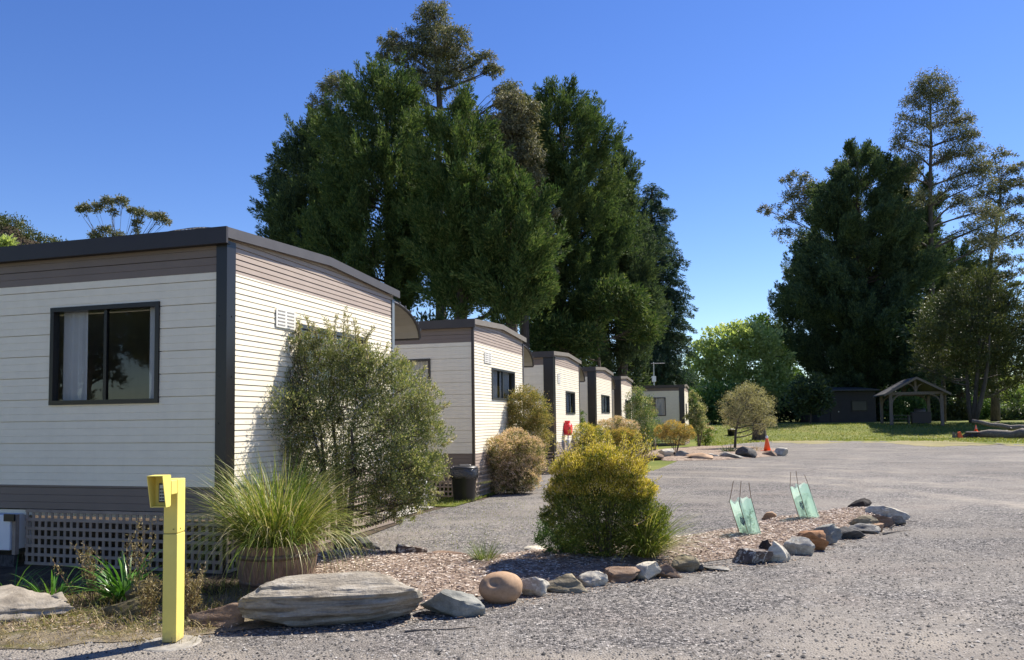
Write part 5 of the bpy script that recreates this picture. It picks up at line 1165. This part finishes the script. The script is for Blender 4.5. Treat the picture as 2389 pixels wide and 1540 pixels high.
b = MB(); b.lathe([(.352, Hh - .085), (.1, Hh - .05), (.01, Hh - .04)], 24, cap=False); b.build('potting_soil', M['soil'], e)
rg = np.random.default_rng(120); e = empty('potted_grass', pb + (0, 0, Hh - .06), 'huge tussock of arching green and straw coloured grass growing in the half barrel', 'grass')
N = 1700; a = rg.uniform(0, 6.283, N); r = np.sqrt(rg.random(N)) * .28; ln = .02 + .75 * rg.random(N) ** 1.15
strips(rg, 'foliage', np.stack([np.cos(a) * r, np.sin(a) * r, np.zeros(N)], 1), a + rg.normal(0, .4, N), ln, rg.uniform(.45, 1.12, N), rg.uniform(.005, .0095, N), L_['grass'], e, 9, rg.uniform(.4, 2.0, N))
N = 560; a = rg.uniform(0, 6.283, N); r = .25 + .08 * rg.random(N)
strips(rg, 'drooping_leaf', np.stack([np.cos(a) * r, np.sin(a) * r, np.zeros(N) + .03], 1), a + rg.normal(0, .3, N), rg.uniform(.5, 1.2, N), rg.uniform(.5, 1.0, N), rg.uniform(.005, .009, N), L_['grass'], e, 9, rg.uniform(1.4, 3.0, N))
N = 46; a = rg.uniform(0, 6.283, N); r = .15 * rg.random(N)
strips(rg, 'flower_stalk', np.stack([np.cos(a) * r, np.sin(a) * r, np.zeros(N)], 1), a, rg.uniform(.25, 1.0, N), rg.uniform(.7, 1.15, N), rg.uniform(.010, .014, N), L_['dry_grass'], e, 8, .75)

# strappy plants and weeds at the foot of the near cabin
tussock('strappy_plant', 'glossy green strappy leaved clump in front of the lattice left of the yellow post', 'plant', gp(292, 1398, .02), 95, (.32, .62), (.018, .030), L_['strap'], 121, .09, (.1, 1.0), 1.0)
tussock('strappy_plant', 'thinner green strappy plant above the broken boulder at the left edge', 'plant', gp(122, 1402, .02), 26, (.3, .55), (.012, .022), L_['strap'], 122, .08, (.1, .85), .8)
tussock('weed_clump', 'long bent green blades at the far left edge beside the broken boulder', 'weed', gp(18, 1405, .02), 18, (.3, .6), (.008, .014), L_['strap'], 123, .1, (.3, 1.1), 1.1)
def dry_stalks(label, u, v, n, H, seed):
    rg = np.random.default_rng(seed); base = gp(u, v, .02); e = empty('dry_weed', base, label, 'weed', 'dry weeds by the lattice'); tb = MB(); C, D = [], []
    for i in range(n):
        tip = np.array([rg.normal(0, .09), rg.normal(0, .06), H * rg.uniform(.6, 1)]); P = curve(np.array([rg.normal(0, .03), rg.normal(0, .03), 0]), tip, rg.normal(0, .04, 3), 6); tb.tube(P, [.004, .0035, .003, .0025, .002, .0015], 4, False)
        t = rg.uniform(1.5, 5, 70); k = np.minimum(4, t.astype(int)); q = P[k] + (P[k + 1] - P[k]) * (t - k)[:, None]; C.append(q + rg.normal(0, .018, q.shape)); D.append(rg.normal(0, .7, q.shape) + (0, 0, .7))
    C, D = np.vstack(C), np.vstack(D); tb.build('stem', M['stake'], e); tag(np_quads('seed_head', leaf_quads(rg, C, D, rg.uniform(.02, .04, len(C)), .009), L_['dry_grass'], e), kind='stuff')
dry_stalks('tall dry weed stalks behind the strappy clump left of the yellow post', 330, 1395, 7, .72, 124)
dry_stalks('brown dry weed with seed heads between the two strappy plants', 205, 1402, 8, .52, 125)
dry_stalks('leafless dry twiggy weed at the foot of the yellow post', 345, 1440, 12, .34, 126)
dry_stalks('dry weed tangle in the shade right of the yellow post', 445, 1440, 12, .42, 127)
tussock('weed_clump', 'small green weed on the dry earth above the mossy rock', 'weed', gp(255, 1400, .02), 26, (.08, .17), (.008, .014), L_['bush_green'], 128, .05, (.2, 1.1), .8)
# scrubby low weeds filling the shaded strip under the lattice
rg = np.random.default_rng(130); N = 5200
P = np.column_stack([rg.uniform(-4.9, -2.35, N), 6.1 + rg.random(N) ** .8 * 1.75]); keep = rg.random(N) < .35 + .65 * (np.sin(P[:, 0] * 7 + 2) * np.sin(P[:, 1] * 6.0 + P[:, 0] * 3) > .05); P = P[keep]; N = len(P)
N2 = 2200; P2 = np.column_stack([rg.uniform(-5, -2.3, N2), 5.75 + rg.random(N2) * .75]); P2 = P2[rg.random(N2) < .25 + .75 * (np.sin(P2[:, 0] * 5 + 1) * np.sin(P2[:, 1] * 9 + P2[:, 0] * 2) > -.1)]; N2 = len(P2)
tag(strips(rg, 'dry_grass', np.column_stack([P2, np.full(N2, .012)]), rg.uniform(0, 6.28, N2), rg.uniform(.3, 1.4, N2), rg.uniform(.03, .10, N2), rg.uniform(.003, .006, N2), L_['dry_grass'], None, 4, 1.0), 'short dry grass along the sunlit earth verge behind the yellow post', 'grass', kind='stuff')
tag(strips(rg, 'weedy_undergrowth', np.column_stack([P, np.full(N, .012)]), rg.uniform(0, 6.28, N), rg.uniform(.1, 1.2, N), rg.uniform(.04, .17, N), rg.uniform(.003, .007, N), L_['dry_grass'], None, 4, 1.0), 'dry grass and weeds covering the shaded strip below the lattice', 'weeds', kind='stuff')
N = 1500; P = np.column_stack([rg.uniform(-4.9, -2.35, N), 6.3 + rg.random(N) * 1.6])
tag(strips(rg, 'green_weeds', np.column_stack([P, np.full(N, .012)]), rg.uniform(0, 6.28, N), rg.uniform(.1, 1.2, N), rg.uniform(.04, .13, N), rg.uniform(.004, .008, N), L_['lawn_grass'], None, 4, 1.0), 'sparse green weeds in the earth below the lattice', 'weeds', kind='stuff')

# short grass by the second cabin and weeds in the gravel
def turf(name, poly, n, H, mat, seed, label, cat='grass', W=(.004, .008), zf=lambda P: np.zeros(len(P)) + .02):
    rg = np.random.default_rng(seed); x0, y0 = poly.min(0); x1, y1 = poly.max(0); P = rg.uniform((x0, y0), (x1, y1), (n * 4, 2)); P = P[inside(P, poly)][:n]; m = len(P)
    tag(strips(rg, name, np.column_stack([P, zf(P)]), rg.uniform(0, 6.28, m), rg.uniform(.05, .9, m), rg.uniform(H[0], H[1], m), rg.uniform(W[0], W[1], m), mat, None, 3, .9), label, cat, kind='stuff')
turf('grass_patch', np.array([gp(u, v)[:2] for u, v in ((985, 1184), (1062, 1186), (1132, 1163), (1232, 1133), (1232, 1118), (1100, 1130), (960, 1150))]), 9000, (.03, .08), L_['lawn_grass'], 140, 'short sunlit grass around the black bin by the second cabin')
rg = np.random.default_rng(141); pt = np.array([gp(u, v)[:2] for u, v in ((900, 1225), (1010, 1190), (1160, 1160), (1290, 1180), (1280, 1260), (1100, 1285), (900, 1275))])
turf('gravel_weeds', pt, 1500, (.015, .05), L_['lawn_grass'], 142, 'sparse tiny green weeds coming up through the gravel path', 'weeds', (.003, .006), lambda P: np.zeros(len(P)) + .006)
lawn = np.array([gp(1640, 1043)[:2], gp(1800, 1030)[:2], gp(2050, 1028)[:2], gp(2389, 1034)[:2], (46, 62), (20, 66), (14, 62)])
turf('lawn_blades', lawn, 26000, (.05, .14), L_['lawn_grass'], 143, 'mown sunlit grass of the lawn beyond the gravel yard', 'grass', (.02, .04), lambda P: terr(P[:, 0], P[:, 1]))

# shrubs along the cabins
def small(name, label, base_uv, lobes, layers, seed, stems=5, trunk=(.02, .007), cat='bush', z=0., **kw):
    p = gp(*base_uv, z); return lobed(name, label, cat, p, lobes, p[1], layers, 'shrub_stem', seed, trunk=trunk, stems=stems, trunk_name='stem', twig_n=kw.pop('twig_n', 120), group='shrubs along the cabins', sides=5, **kw)
def tipped(n, inner, tip, L=.05, W=.016):
    return [('foliage', L_[inner], n, L, W, dict(shell=.35, per=24, crf=.16, up=.6)), ('blossom', L_[tip], int(n * 1.25), L * .7, W, dict(shell=.86, per=12, crf=.08, up=.8, top=.6, grow=1.05))]
small('flowering_bush', 'round pink and green flowering bush beside the second cabin wall', (1202, 1152), [(1165, 1050, 34), (1200, 1035, 38), (1235, 1050, 34), (1160, 1085, 34), (1205, 1085, 44), (1245, 1085, 28), (1180, 1115, 34), (1220, 1115, 34), (1145, 1070, 20), (1175, 1135, 26), (1210, 1138, 28), (1240, 1125, 22)], tipped(17000, 'pink_in', 'pink'), 150)
small('rounded_shrub', 'rounded golden green shrub against the second cabin wall below its window', (1236, 1138), [(1195, 940, 30), (1225, 928, 30), (1255, 945, 30), (1190, 970, 30), (1225, 970, 42), (1262, 975, 26), (1210, 1000, 34), (1245, 1000, 34), (1270, 1020, 20), (1180, 950, 18), (1215, 1040, 34), (1250, 1050, 30), (1230, 1090, 28)], [('foliage', L_['golden'], 23000, .05, .019, dict(shell=.45, per=22, crf=.17, up=.4))], 151)
small('leafy_shrub', 'small lime green shrub at the third cabin corner', (1268, 1080), [(1262, 1025, 22), (1275, 1040, 18), (1255, 1050, 20)], [('foliage', L_['bush_green'], 3000, .05, .02, {})], 152, stems=3, cat='shrub')
small('golden_bush', 'small bright yellow bush peeping over the large yellow bush by the third cabin', (1370, 1092), [(1362, 1010, 26), (1395, 1018, 26), (1345, 1030, 20), (1380, 1040, 30), (1410, 1035, 20), (1360, 1055, 24)], tipped(7000, 'yellow_in', 'yellow'), 153)
small('leafy_shrub', 'thin green shrub at the gap between the third and fourth cabins', (1358, 1082), [(1355, 970, 12), (1352, 990, 14), (1366, 1000, 12)], [('foliage', L_['bush_green'], 1800, .06, .024, {})], 154, stems=2, cat='shrub')
small('flowering_bush', 'pinkish bush in front of the fourth cabin wall', (1432, 1074), [(1410, 1000, 22), (1440, 993, 24), (1468, 1000, 22), (1425, 1020, 26), (1460, 1025, 26)], tipped(6500, 'pink_in', 'pink', .055, .02), 155)
small('flowering_bush', 'yellow orange bush in front of the pinkish one by the fourth cabin', (1450, 1080), [(1432, 1022, 20), (1455, 1018, 22), (1478, 1020, 18), (1440, 1040, 22), (1470, 1040, 20)], tipped(5500, 'yellow_in', 'orange_tip', .055, .02), 156)
small('tall_shrub', 'tall pale green and cream shrub in front of the fifth cabin', (1497, 1062), [(1482, 930, 20), (1490, 915, 14), (1500, 945, 24), (1480, 960, 22), (1512, 970, 20), (1495, 985, 28), (1482, 1005, 22), (1515, 1005, 20), (1498, 1025, 26)], [('foliage', L_['midgreen'], 6500, .08, .028, dict(shell=.3, per=20, up=.7)), ('pale_leaf', L_['cream'], 5500, .07, .024, dict(shell=.75, per=14, up=.8, top=.6))], 157, twig_n=60)
small('leafy_shrub', 'small round dark green shrub between the tall pale shrub and the orange bush', (1522, 1052), [(1525, 990, 16), (1518, 1005, 16), (1532, 1008, 14), (1524, 1022, 14)], [('foliage', L_['midgreen'], 2600, .08, .03, {})], 158, stems=3, cat='shrub', twig_n=40)
p5 = gp(1575, 1062, .08)
lobed('flowering_bush', 'orange yellow umbrella shaped bush on bare stems in the far bed', 'bush', p5, [(1545, 1008, 18), (1570, 998, 20), (1598, 1005, 18), (1558, 1020, 18), (1588, 1020, 20), (1610, 1015, 12)], p5[1], tipped(5200, 'golden', 'orange_tip', .06, .022), 'shrub_stem', 159, trunk=(.022, .008), stems=6, spread=.4, trunk_name='stem', twig_n=60, group='shrubs along the cabins', sides=5)
p6 = gp(1630, 1046)
lobed('tall_shrub', 'pale cream shrub on the right of the farthest cabin', 'bush', p6, [(1622, 935, 14), (1628, 955, 18), (1620, 975, 18), (1636, 980, 16), (1624, 1000, 18), (1618, 918, 8)], p6[1], [('foliage', L_['cream'], 4200, .10, .035, dict(up=.6)), ('dark_leaf', L_['midgreen'], 2200, .10, .035, dict(grow=.8))], 'shrub_stem', 160, trunk=(.03, .01), stems=4, trunk_name='stem', twig_n=50, group='shrubs along the cabins')
p7 = gp(1648, 1042)
lobed('flowering_bush', 'low green and rusty bush at the right end of the cabin row', 'bush', p7, [(1640, 1000, 16), (1655, 1008, 14), (1630, 1015, 16), (1650, 1022, 14), (1640, 1030, 14)], p7[1], [('foliage', L_['bush_green'], 2600, .09, .035, {}), ('blossom', L_['pink'], 1200, .07, .03, dict(shell=.8, top=.7))], 'shrub_stem', 161, trunk=(.02, .008), stems=4, trunk_name='stem', twig_n=40, group='shrubs along the cabins')
p8 = gp(1714, 1046, .08)
lobed('small_round_tree', 'small round silvery cream tree on a thin grey trunk in the far bed', 'tree', p8,
      [(1700, 945, 24), (1725, 925, 26), (1755, 918, 26), (1780, 935, 24), (1710, 970, 26), (1745, 950, 34), (1785, 965, 24), (1765, 985, 26), (1730, 985, 26), (1795, 985, 16), (1692, 965, 14), (1700, 990, 14), (1745, 905, 16), (1775, 1000, 14)], p8[1],
      [('crown', L_['silver'], 15000, .075, .022, dict(shell=.35, per=24, crf=.2, up=.4))], 'euc_bark', 162, trunk=(.075, .03), path=[(1716, 1010), (1722, 980), (1735, 955)], twig_n=220, sides=5)
tussock('leafy_shrub', 'low dark leafy tuft at the foot of the small round tree', 'shrub', gp(1700, 1056, .06), 220, (.2, .5), (.012, .025), L_['shade'], 163, .25, (.2, 1.2), .6)
tussock('dry_weed', 'dry stalks on the far bed beside the traffic cone', 'weed', gp(1765, 1054, .06), 50, (.2, .55), (.008, .014), L_['dry_grass'], 164, .2, (.1, .9), .4)
# pots and posts by the second and fourth cabins
e = empty('terracotta_pot', gp(1243, 1112), 'terracotta pot half hidden by the pink bush', 'pot'); b = MB(); b.lathe([(.13, 0), (.17, .22), (.19, .22), (.19, .28), (.16, .28), (.15, .20)], 20, cap=False); b.build('body', M['terracotta'], e, True)
b = MB(); b.lathe([(.155, .2), (.01, .22)], 20, cap=False); b.build('potting_soil', M['soil'], e)
e = empty('pipe_post', gp(993, 1182), 'white pipe standing in the grass left of the black bin', 'pipe'); b = MB(); b.tube([(0, 0, 0), (0, 0, .52)], .032, 10); b.build('pipe', M['pipe'], e, True)
b = MB(); b.lathe([(.036, .50), (.036, .54), (.02, .555)], 12); b.build('cap', M['pipe'], e, True)
for u, v, lb in ((1508, 1056, 'left pale bollard post beside the tall pale shrub'), (1528, 1054, 'right pale bollard post between the shrub and the orange bush')):
    e = empty('bollard', gp(u, v), lb, 'bollard', 'short posts by the fifth cabin'); b = MB(); b.tube([(0, 0, 0), (0, 0, .62)], .06, 8); b.build('post', M['timber'], e, True)
    b = MB(); b.lathe([(.062, .60), (.05, .66), (.01, .68)], 8); b.build('cap', M['timber'], e)

# ------------------------------------------------------------------ green tree guards
def guard(label, bl, br, tl, tr, stakes, seed, z=.085):
    a, c = gp(*bl, z), gp(*br, z); base = (a + c) / 2; Y = base[1]; e = empty('tree_guard', base, label, 'tree guard', 'green plastic tree guards')
    A, B_, C_, D_ = [np.array(q) for q in (a, c, atd(*tl, Y), atd(*tr, Y))]; back = np.array([.06, .20, 0])
    rg = np.random.default_rng(seed)
    # a three sided sleeve: left face, right face, back fold
    fb, ft = A * .62 + B_ * .38 + (0, -.06, -.01), C_ * .62 + D_ * .38 + (0, -.07, -.035)
    cols = [(A, C_), (fb, ft), (B_, D_), ((A + B_) / 2 + back, (C_ + D_) / 2 + back)]
    b = MB(); n = 8; vs = []
    for k in range(4):
        p0, q0 = cols[k]; p1, q1 = cols[(k + 1) % 4]
        for i in range(n):
            for j in range(6):
                s_, t = i / (n - 1), j / 5; P = (p0 + (q0 - p0) * t) * (1 - s_) + (p1 + (q1 - p1) * t) * s_
                vs.append(P - base + rg.normal(0, .006, 3) * (0 < i < n - 1) + np.array([0, 0, .018 * math.sin(i * 1.3 + k * 2) * (j == 5)]))
    fs = [(k * n * 6 + i * 6 + j, k * n * 6 + (i + 1) * 6 + j, k * n * 6 + (i + 1) * 6 + j + 1, k * n * 6 + i * 6 + j + 1) for k in range(4) for i in range(n - 1) for j in range(5)]
    b.add(vs, fs); sl_ = b.build('sleeve', M['guard'], e, True)
    for (u, v), (p0, q0) in zip(stakes, cols[:3]):
        t = atd(u, v, Y); m = MB(); m.tube([p0 - base + (.004, .004, -.06), q0 - base, t - base], [.0048, .0044, .004], 6); m.build('stake', M['stake'], e)
    # printed mark: a dark blue lozenge emblem with a stem, under three short lines of small print
    def on(s_, t): 
        p0, q0 = cols[0]; p1, q1 = cols[1]; return (p0 + (q0 - p0) * t) * (1 - s_) + (p1 + (q1 - p1) * t) * s_ - base + np.array([-.002, -.006, .0])
    m = MB()
    def stroke(pts, w_):
        m.tube([on(*p_) for p_ in pts], w_, 4)
    stroke([(.72, .32), (.52, .42), (.62, .56), (.84, .58), (.94, .46), (.72, .32)], .006); stroke([(.72, .30), (.74, .54)], .005); stroke([(.62, .46), (.74, .38), (.86, .48)], .005); stroke([(.64, .53), (.74, .46), (.86, .54)], .005)
    m.build('emblem', M['blue_ink'], sl_)
    m = MB()
    for q in (.64, .685, .73):
        x = .25
        while x < .8: stroke([(x, q), (x + .05, q + .004)], .0022); x += .08 + .03 * rg.random()
    m.build('print', M['grey_ink'], sl_)
    # sapling inside
    C, D = [], []; b = MB()
    for i in range(4):
        tip = np.array([rg.normal(0, .05) - .03, .05 + rg.normal(0, .03), rg.uniform(.18, .34)]); P = curve(np.array([0, .05, 0]), tip, rg.normal(0, .03, 3), 5); b.tube(P, [.004, .0035, .003, .002, .0015], 4, False)
        q = P[rg.integers(1, 5, 26)] + rg.normal(0, .02, (26, 3)); C.append(q); D.append(rg.normal(size=(26, 3)) + (0, 0, .5))
    b.build('sapling_stem', M['stake'], e); C, D = np.vstack(C), np.vstack(D); np_quads('sapling_leaf', leaf_quads(rg, C, D, .05, .014), L_['bush_green'], e)
guard('left green tree guard with a blue mark, leaning on three stakes', (1728, 1247), (1777, 1249), (1702, 1170), (1752, 1160), ((1711, 1122), (1729, 1122), (1747, 1126)), 170)
guard('right green tree guard, taller and leaning more, nearer the bed tip', (1866, 1208), (1914, 1212), (1843, 1138), (1884, 1126), ((1845, 1101), (1857, 1099), (1877, 1108)), 171)

# ------------------------------------------------------------------ traffic cones, stump, logs
def cone(loc, h, label, col='orange', seed=0):
    e = empty('traffic_cone', loc, label, 'traffic cone', 'orange traffic cones', rz=.5); r = h * .22
    b = MB(); b.lathe([(r, .03), (r * .2, h * .93), (r * .12, h * .95)], 18); b.build('body', M['orange'], e, True)
    b = MB(); b.box((-r * 1.35, -r * 1.35, 0), (r * 1.35, r * 1.35, .035)); b.build('base', M['orange'], e, bevel=.01)
    f = lambda z: r + (r * .2 - r) * (z - .03) / (h * .93 - .03)
    z0, z1 = (h * .80, h * .96) if seed == 0 else (h * .48, h * .68)
    b = MB(); b.lathe([(f(z0) + .004, z0), (f(z1) + .004 if seed else f(z0) * .95 + .02, (z0 + z1) / 2), (f(z1) + .004, z1)], 18, cap=False); b.build('reflective_band', M['reflect'], e, True)
cone(gp(1790, 1053, .09), .72, 'orange traffic cone with a silver top standing in the far bed')
ps = gp(2268, 1022); 
cone(ps + np.array([.35, .1, .42]), .50, 'small orange cone with a white band on the charred stump', seed=1)
e = empty('charred_stump', ps, 'low charred stump and roots between the kindling and the big log', 'stump'); rg = np.random.default_rng(180); b = MB()
for k in range(9):
    q = k * .7 + rg.normal(0, .1); b.tube([(0, 0, .22), (.35 * math.cos(q), .35 * math.sin(q), .2), (.8 * math.cos(q), .6 * math.sin(q), .02)], [.17, .13, .05], 7)
b.build('root', M['char_wood'], e, True); b = MB(); b.lathe([(.42, 0), (.40, .2), (.44, .40), (.30, .46), (.02, .42)], 11); b.build('body', M['char_wood'], e)
e = empty('kindling_heap', gp(2232, 1023), 'small heap of orange painted and pale timber offcuts left of the charred stump', 'timber'); b = MB()
for k in range(4): b.tube([(-.25 + .1 * k, 0, .04), (-.2 + .13 * k, .05, .45 - .06 * k)], .05, 6)
b.build('offcut', M['dead_wood'], e); b = MB(); b.hexa([(.05, -.08, 0), (.42, -.08, 0), (.42, .08, 0), (.05, .08, 0), (.1, -.05, .42), (.26, -.05, .46), (.26, .05, .46), (.1, .05, .42)]); b.build('orange_offcut', M['orange'], e)
def log(label, a, c, r0, r1, seed):
    rg = np.random.default_rng(seed); a, c = np.asarray(a, float), np.asarray(c, float); e = empty('fallen_log', a * (1, 1, 0), label, 'log', 'fallen logs on the lawn edge'); b = MB(); n = 10
    pts = [a + (c - a) * i / (n - 1) + rg.normal(0, .05, 3) for i in range(n)]; b.tube([p_ - a * (1, 1, 0) for p_ in pts], [(r0 + (r1 - r0) * i / (n - 1)) * rg.uniform(.88, 1.1) for i in range(n)], 12); b.build('trunk', M['dead_wood'], e, True)
    b = MB()
    for k in range(3):
        p_ = pts[2 + 2 * k] - a * (1, 1, 0); b.tube([p_, p_ + rg.normal(0, .5, 3) * (1, 1, .5) + (0, 0, .35)], [r1 * .4, .03], 6)
    b.build('limb_stub', M['dead_wood'], e, True)
log('thick fallen log lying at the lawn edge on the right', gp(2290, 1022) + (0, 0, .26), gp(2520, 1026) + (0, 0, .30), .30, .36, 181)
log('thinner pale fallen branch lying on the grass behind the thick log', atd(2270, 985, 57) + (0, 0, .0), atd(2470, 1010, 54) + (0, 0, .0), .14, .22, 182)
pst = gp(1772, 1028); e = empty('cut_stump', pst, 'tall dark cut stump on the lawn behind the traffic cone', 'stump'); rg = np.random.default_rng(183)
b = MB(); b.lathe([(.62, -.1), (.50, .12), (.46, .7), (.44, 1.15)], 14); b.build('trunk', M['pine_bark'], e); b = MB(); b.lathe([(.43, 1.155), (.01, 1.17)], 14, cap=False); b.build('cut_face', M['dead_wood'], e)

# ------------------------------------------------------------------ pavilion and shed
pz = .95; fl = atd(2080, 985, 62) * (1, 1, 0) + (0, 0, .88); fr_ = atd(2198, 985, 62.6) * (1, 1, 0) + (0, 0, .88)
dx = (fr_ - fl)[:2]; Wp = np.linalg.norm(dx); ang = -.29; Wp = 3.6
e = empty('pavilion', fl, 'open timber pavilion with a gabled roof and curved braces on the lawn', 'pavilion', rz=ang); Dp, Hp = 4.6, 2.35
for x in (0, Wp):
    for y in (0, Dp): b = MB(); b.box((x - .11, y - .11, -.1), (x + .11, y + .11, Hp)); b.build('post', M['timber'], e)
b = MB()
for y in (0, Dp): b.box((-.2, y - .09, Hp), (Wp + .2, y + .09, Hp + .22))
for x in (0, Wp): b.box((x - .08, .1, Hp + .002), (x + .08, Dp - .1, Hp + .2))
b.build('beam', M['timber'], e)
ra = 1.1
for y in (0, Dp):
    b = MB(); b.box((Wp / 2 - .08, y - .07, Hp + .22), (Wp / 2 + .08, y + .07, Hp + ra)); b.build('king_post', M['timber'], e)
    for sg in (-1, 1):
        b = MB(); x0 = 0 if sg < 0 else Wp
        pts = [(x0 - sg * .08 - sg * .75 * (1 - math.cos(q)), y, Hp - .75 + .75 * math.sin(q)) for q in np.linspace(0, math.pi / 2, 7)]; b.tube(pts, .065, 6)
        pts = [(Wp / 2 + sg * .08 + sg * .5 * (1 - math.cos(q)), y, Hp + .3 + .55 * math.sin(q)) for q in np.linspace(0, math.pi / 2, 7)]; b.tube(pts, .05, 6)
        b.build('curved_brace', M['timber'], e, True)
b = MB(); ov = .55
for sg in (-1, 1):
    xe = Wp / 2 + sg * (Wp / 2 + ov); ze_, zr = Hp + .22 - ra * ov / (Wp / 2) * .9, Hp + .22 + ra
    p0 = [(Wp / 2, -.6, zr), (xe, -.6, ze_ + .1), (xe, Dp + .5, ze_ + .1), (Wp / 2, Dp + .5, zr)]
    b.hexa([(x, y, z - .05) for x, y, z in p0] + [(x, y, z + .05) for x, y, z in p0])
rf = b.build('roof', M['shed_roof'], e)
for y in (-.62, Dp + .5):
    b = MB()
    for sg in (-1, 1):
        xe = Wp / 2 + sg * (Wp / 2 + ov); ze_, zr = Hp + .22 - ra * ov / (Wp / 2) * .9, Hp + .22 + ra
        b.hexa([(Wp / 2, y - .03, zr - .13), (xe, y - .03, ze_ - .03), (xe, y + .03, ze_ - .03), (Wp / 2, y + .03, zr - .13), (Wp / 2, y - .03, zr + .06), (xe, y - .03, ze_ + .16), (xe, y + .03, ze_ + .16), (Wp / 2, y + .03, zr + .06)])
    b.build('barge_rafter', M['timber'], rf)
# barbecue and bench under it
e2 = empty('barbecue', fl + np.array([math.cos(ang) * Wp * .72 - math.sin(ang) * 2.6, math.sin(ang) * Wp * .72 + math.cos(ang) * 2.6, 0]), 'dark boxy barbecue with a pale lid under the pavilion roof', 'barbecue', rz=ang)
b = MB(); b.box((-.7, -.35, 0), (.7, .35, 1.0)); b.build('cabinet', M['dark_trim'], e2, bevel=.03); b = MB(); b.tube([(-.45, 0, 1.02), (.35, 0, 1.02)], .26, 12); b.build('lid', M['grey_trim'], e2, True)
e2 = empty('picnic_bench', fl + np.array([math.cos(ang) * Wp * .28 - math.sin(ang) * 2.2, math.sin(ang) * Wp * .28 + math.cos(ang) * 2.2, 0]), 'timber bench under the left half of the pavilion roof', 'bench', rz=ang)
b = MB(); b.box((-.8, -.2, .42), (.8, .2, .47)); b.build('seat', M['timber'], e2); b = MB(); b.box((-.8, -.42, .72), (.8, -.05 + .3, .76)); b.build('table_top', M['timber'], e2)
for x in (-.6, .6): b = MB(); b.box((x - .05, -.3, -.05), (x + .05, .2, .72)); b.build('leg', M['timber'], e2)
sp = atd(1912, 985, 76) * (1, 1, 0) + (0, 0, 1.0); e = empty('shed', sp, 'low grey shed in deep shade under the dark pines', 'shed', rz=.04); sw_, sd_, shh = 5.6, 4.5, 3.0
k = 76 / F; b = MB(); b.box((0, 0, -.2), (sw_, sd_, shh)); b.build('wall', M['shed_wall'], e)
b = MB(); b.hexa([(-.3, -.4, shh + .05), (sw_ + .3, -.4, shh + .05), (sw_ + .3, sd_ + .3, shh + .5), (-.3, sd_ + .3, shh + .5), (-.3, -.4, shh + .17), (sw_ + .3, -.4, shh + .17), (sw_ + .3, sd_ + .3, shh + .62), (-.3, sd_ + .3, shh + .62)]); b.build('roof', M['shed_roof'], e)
b = MB(); b.box((1.1, -.06, 0), (2.0, -.004, 2.1)); d = b.build('door', M['dark_trim'], e); b = MB(); b.box((1.85, -.09, 1.0), (1.92, -.061, 1.1)); b.build('handle', M['metal'], d)
b = MB(); b.box((3.2, -.06, 1.1), (4.7, -.004, 2.1)); w_ = b.build('window', M['black_frame'], e); b = MB(); b.box((3.27, -.07, 1.17), (4.63, -.061, 2.03)); b.build('pane', M['grey_frame'], w_)
def copy_tree(o, parent=None):
    c = o.copy(); COL.objects.link(c); c.parent = parent
    for ch in list(o.children): copy_tree(ch, c)
    return c
src = {o.get('label'): o for o in bpy.data.objects if o.get('category') == 'tree'}
for (x, y, rz, sc, k_, lb) in ((-27, -3, 1.0, 1.0, 'broad bushy olive green tree with forked stems right of the pavilion', 'bushy olive tree whose crown is mirrored in the right pane of the near cabin window'),
                              (-38, -14, 2.2, .8, 'lightest green pine with drooping lower boughs above the second cabin', 'dark green pine mirrored beside the curtain in the near cabin window')):
    c = copy_tree(src[k_]); c.location = (x, y, 0); c.rotation_euler = (0, 0, rz); c.scale = (sc, sc, sc); tag(c, lb, 'tree', 'trees mirrored in the window')
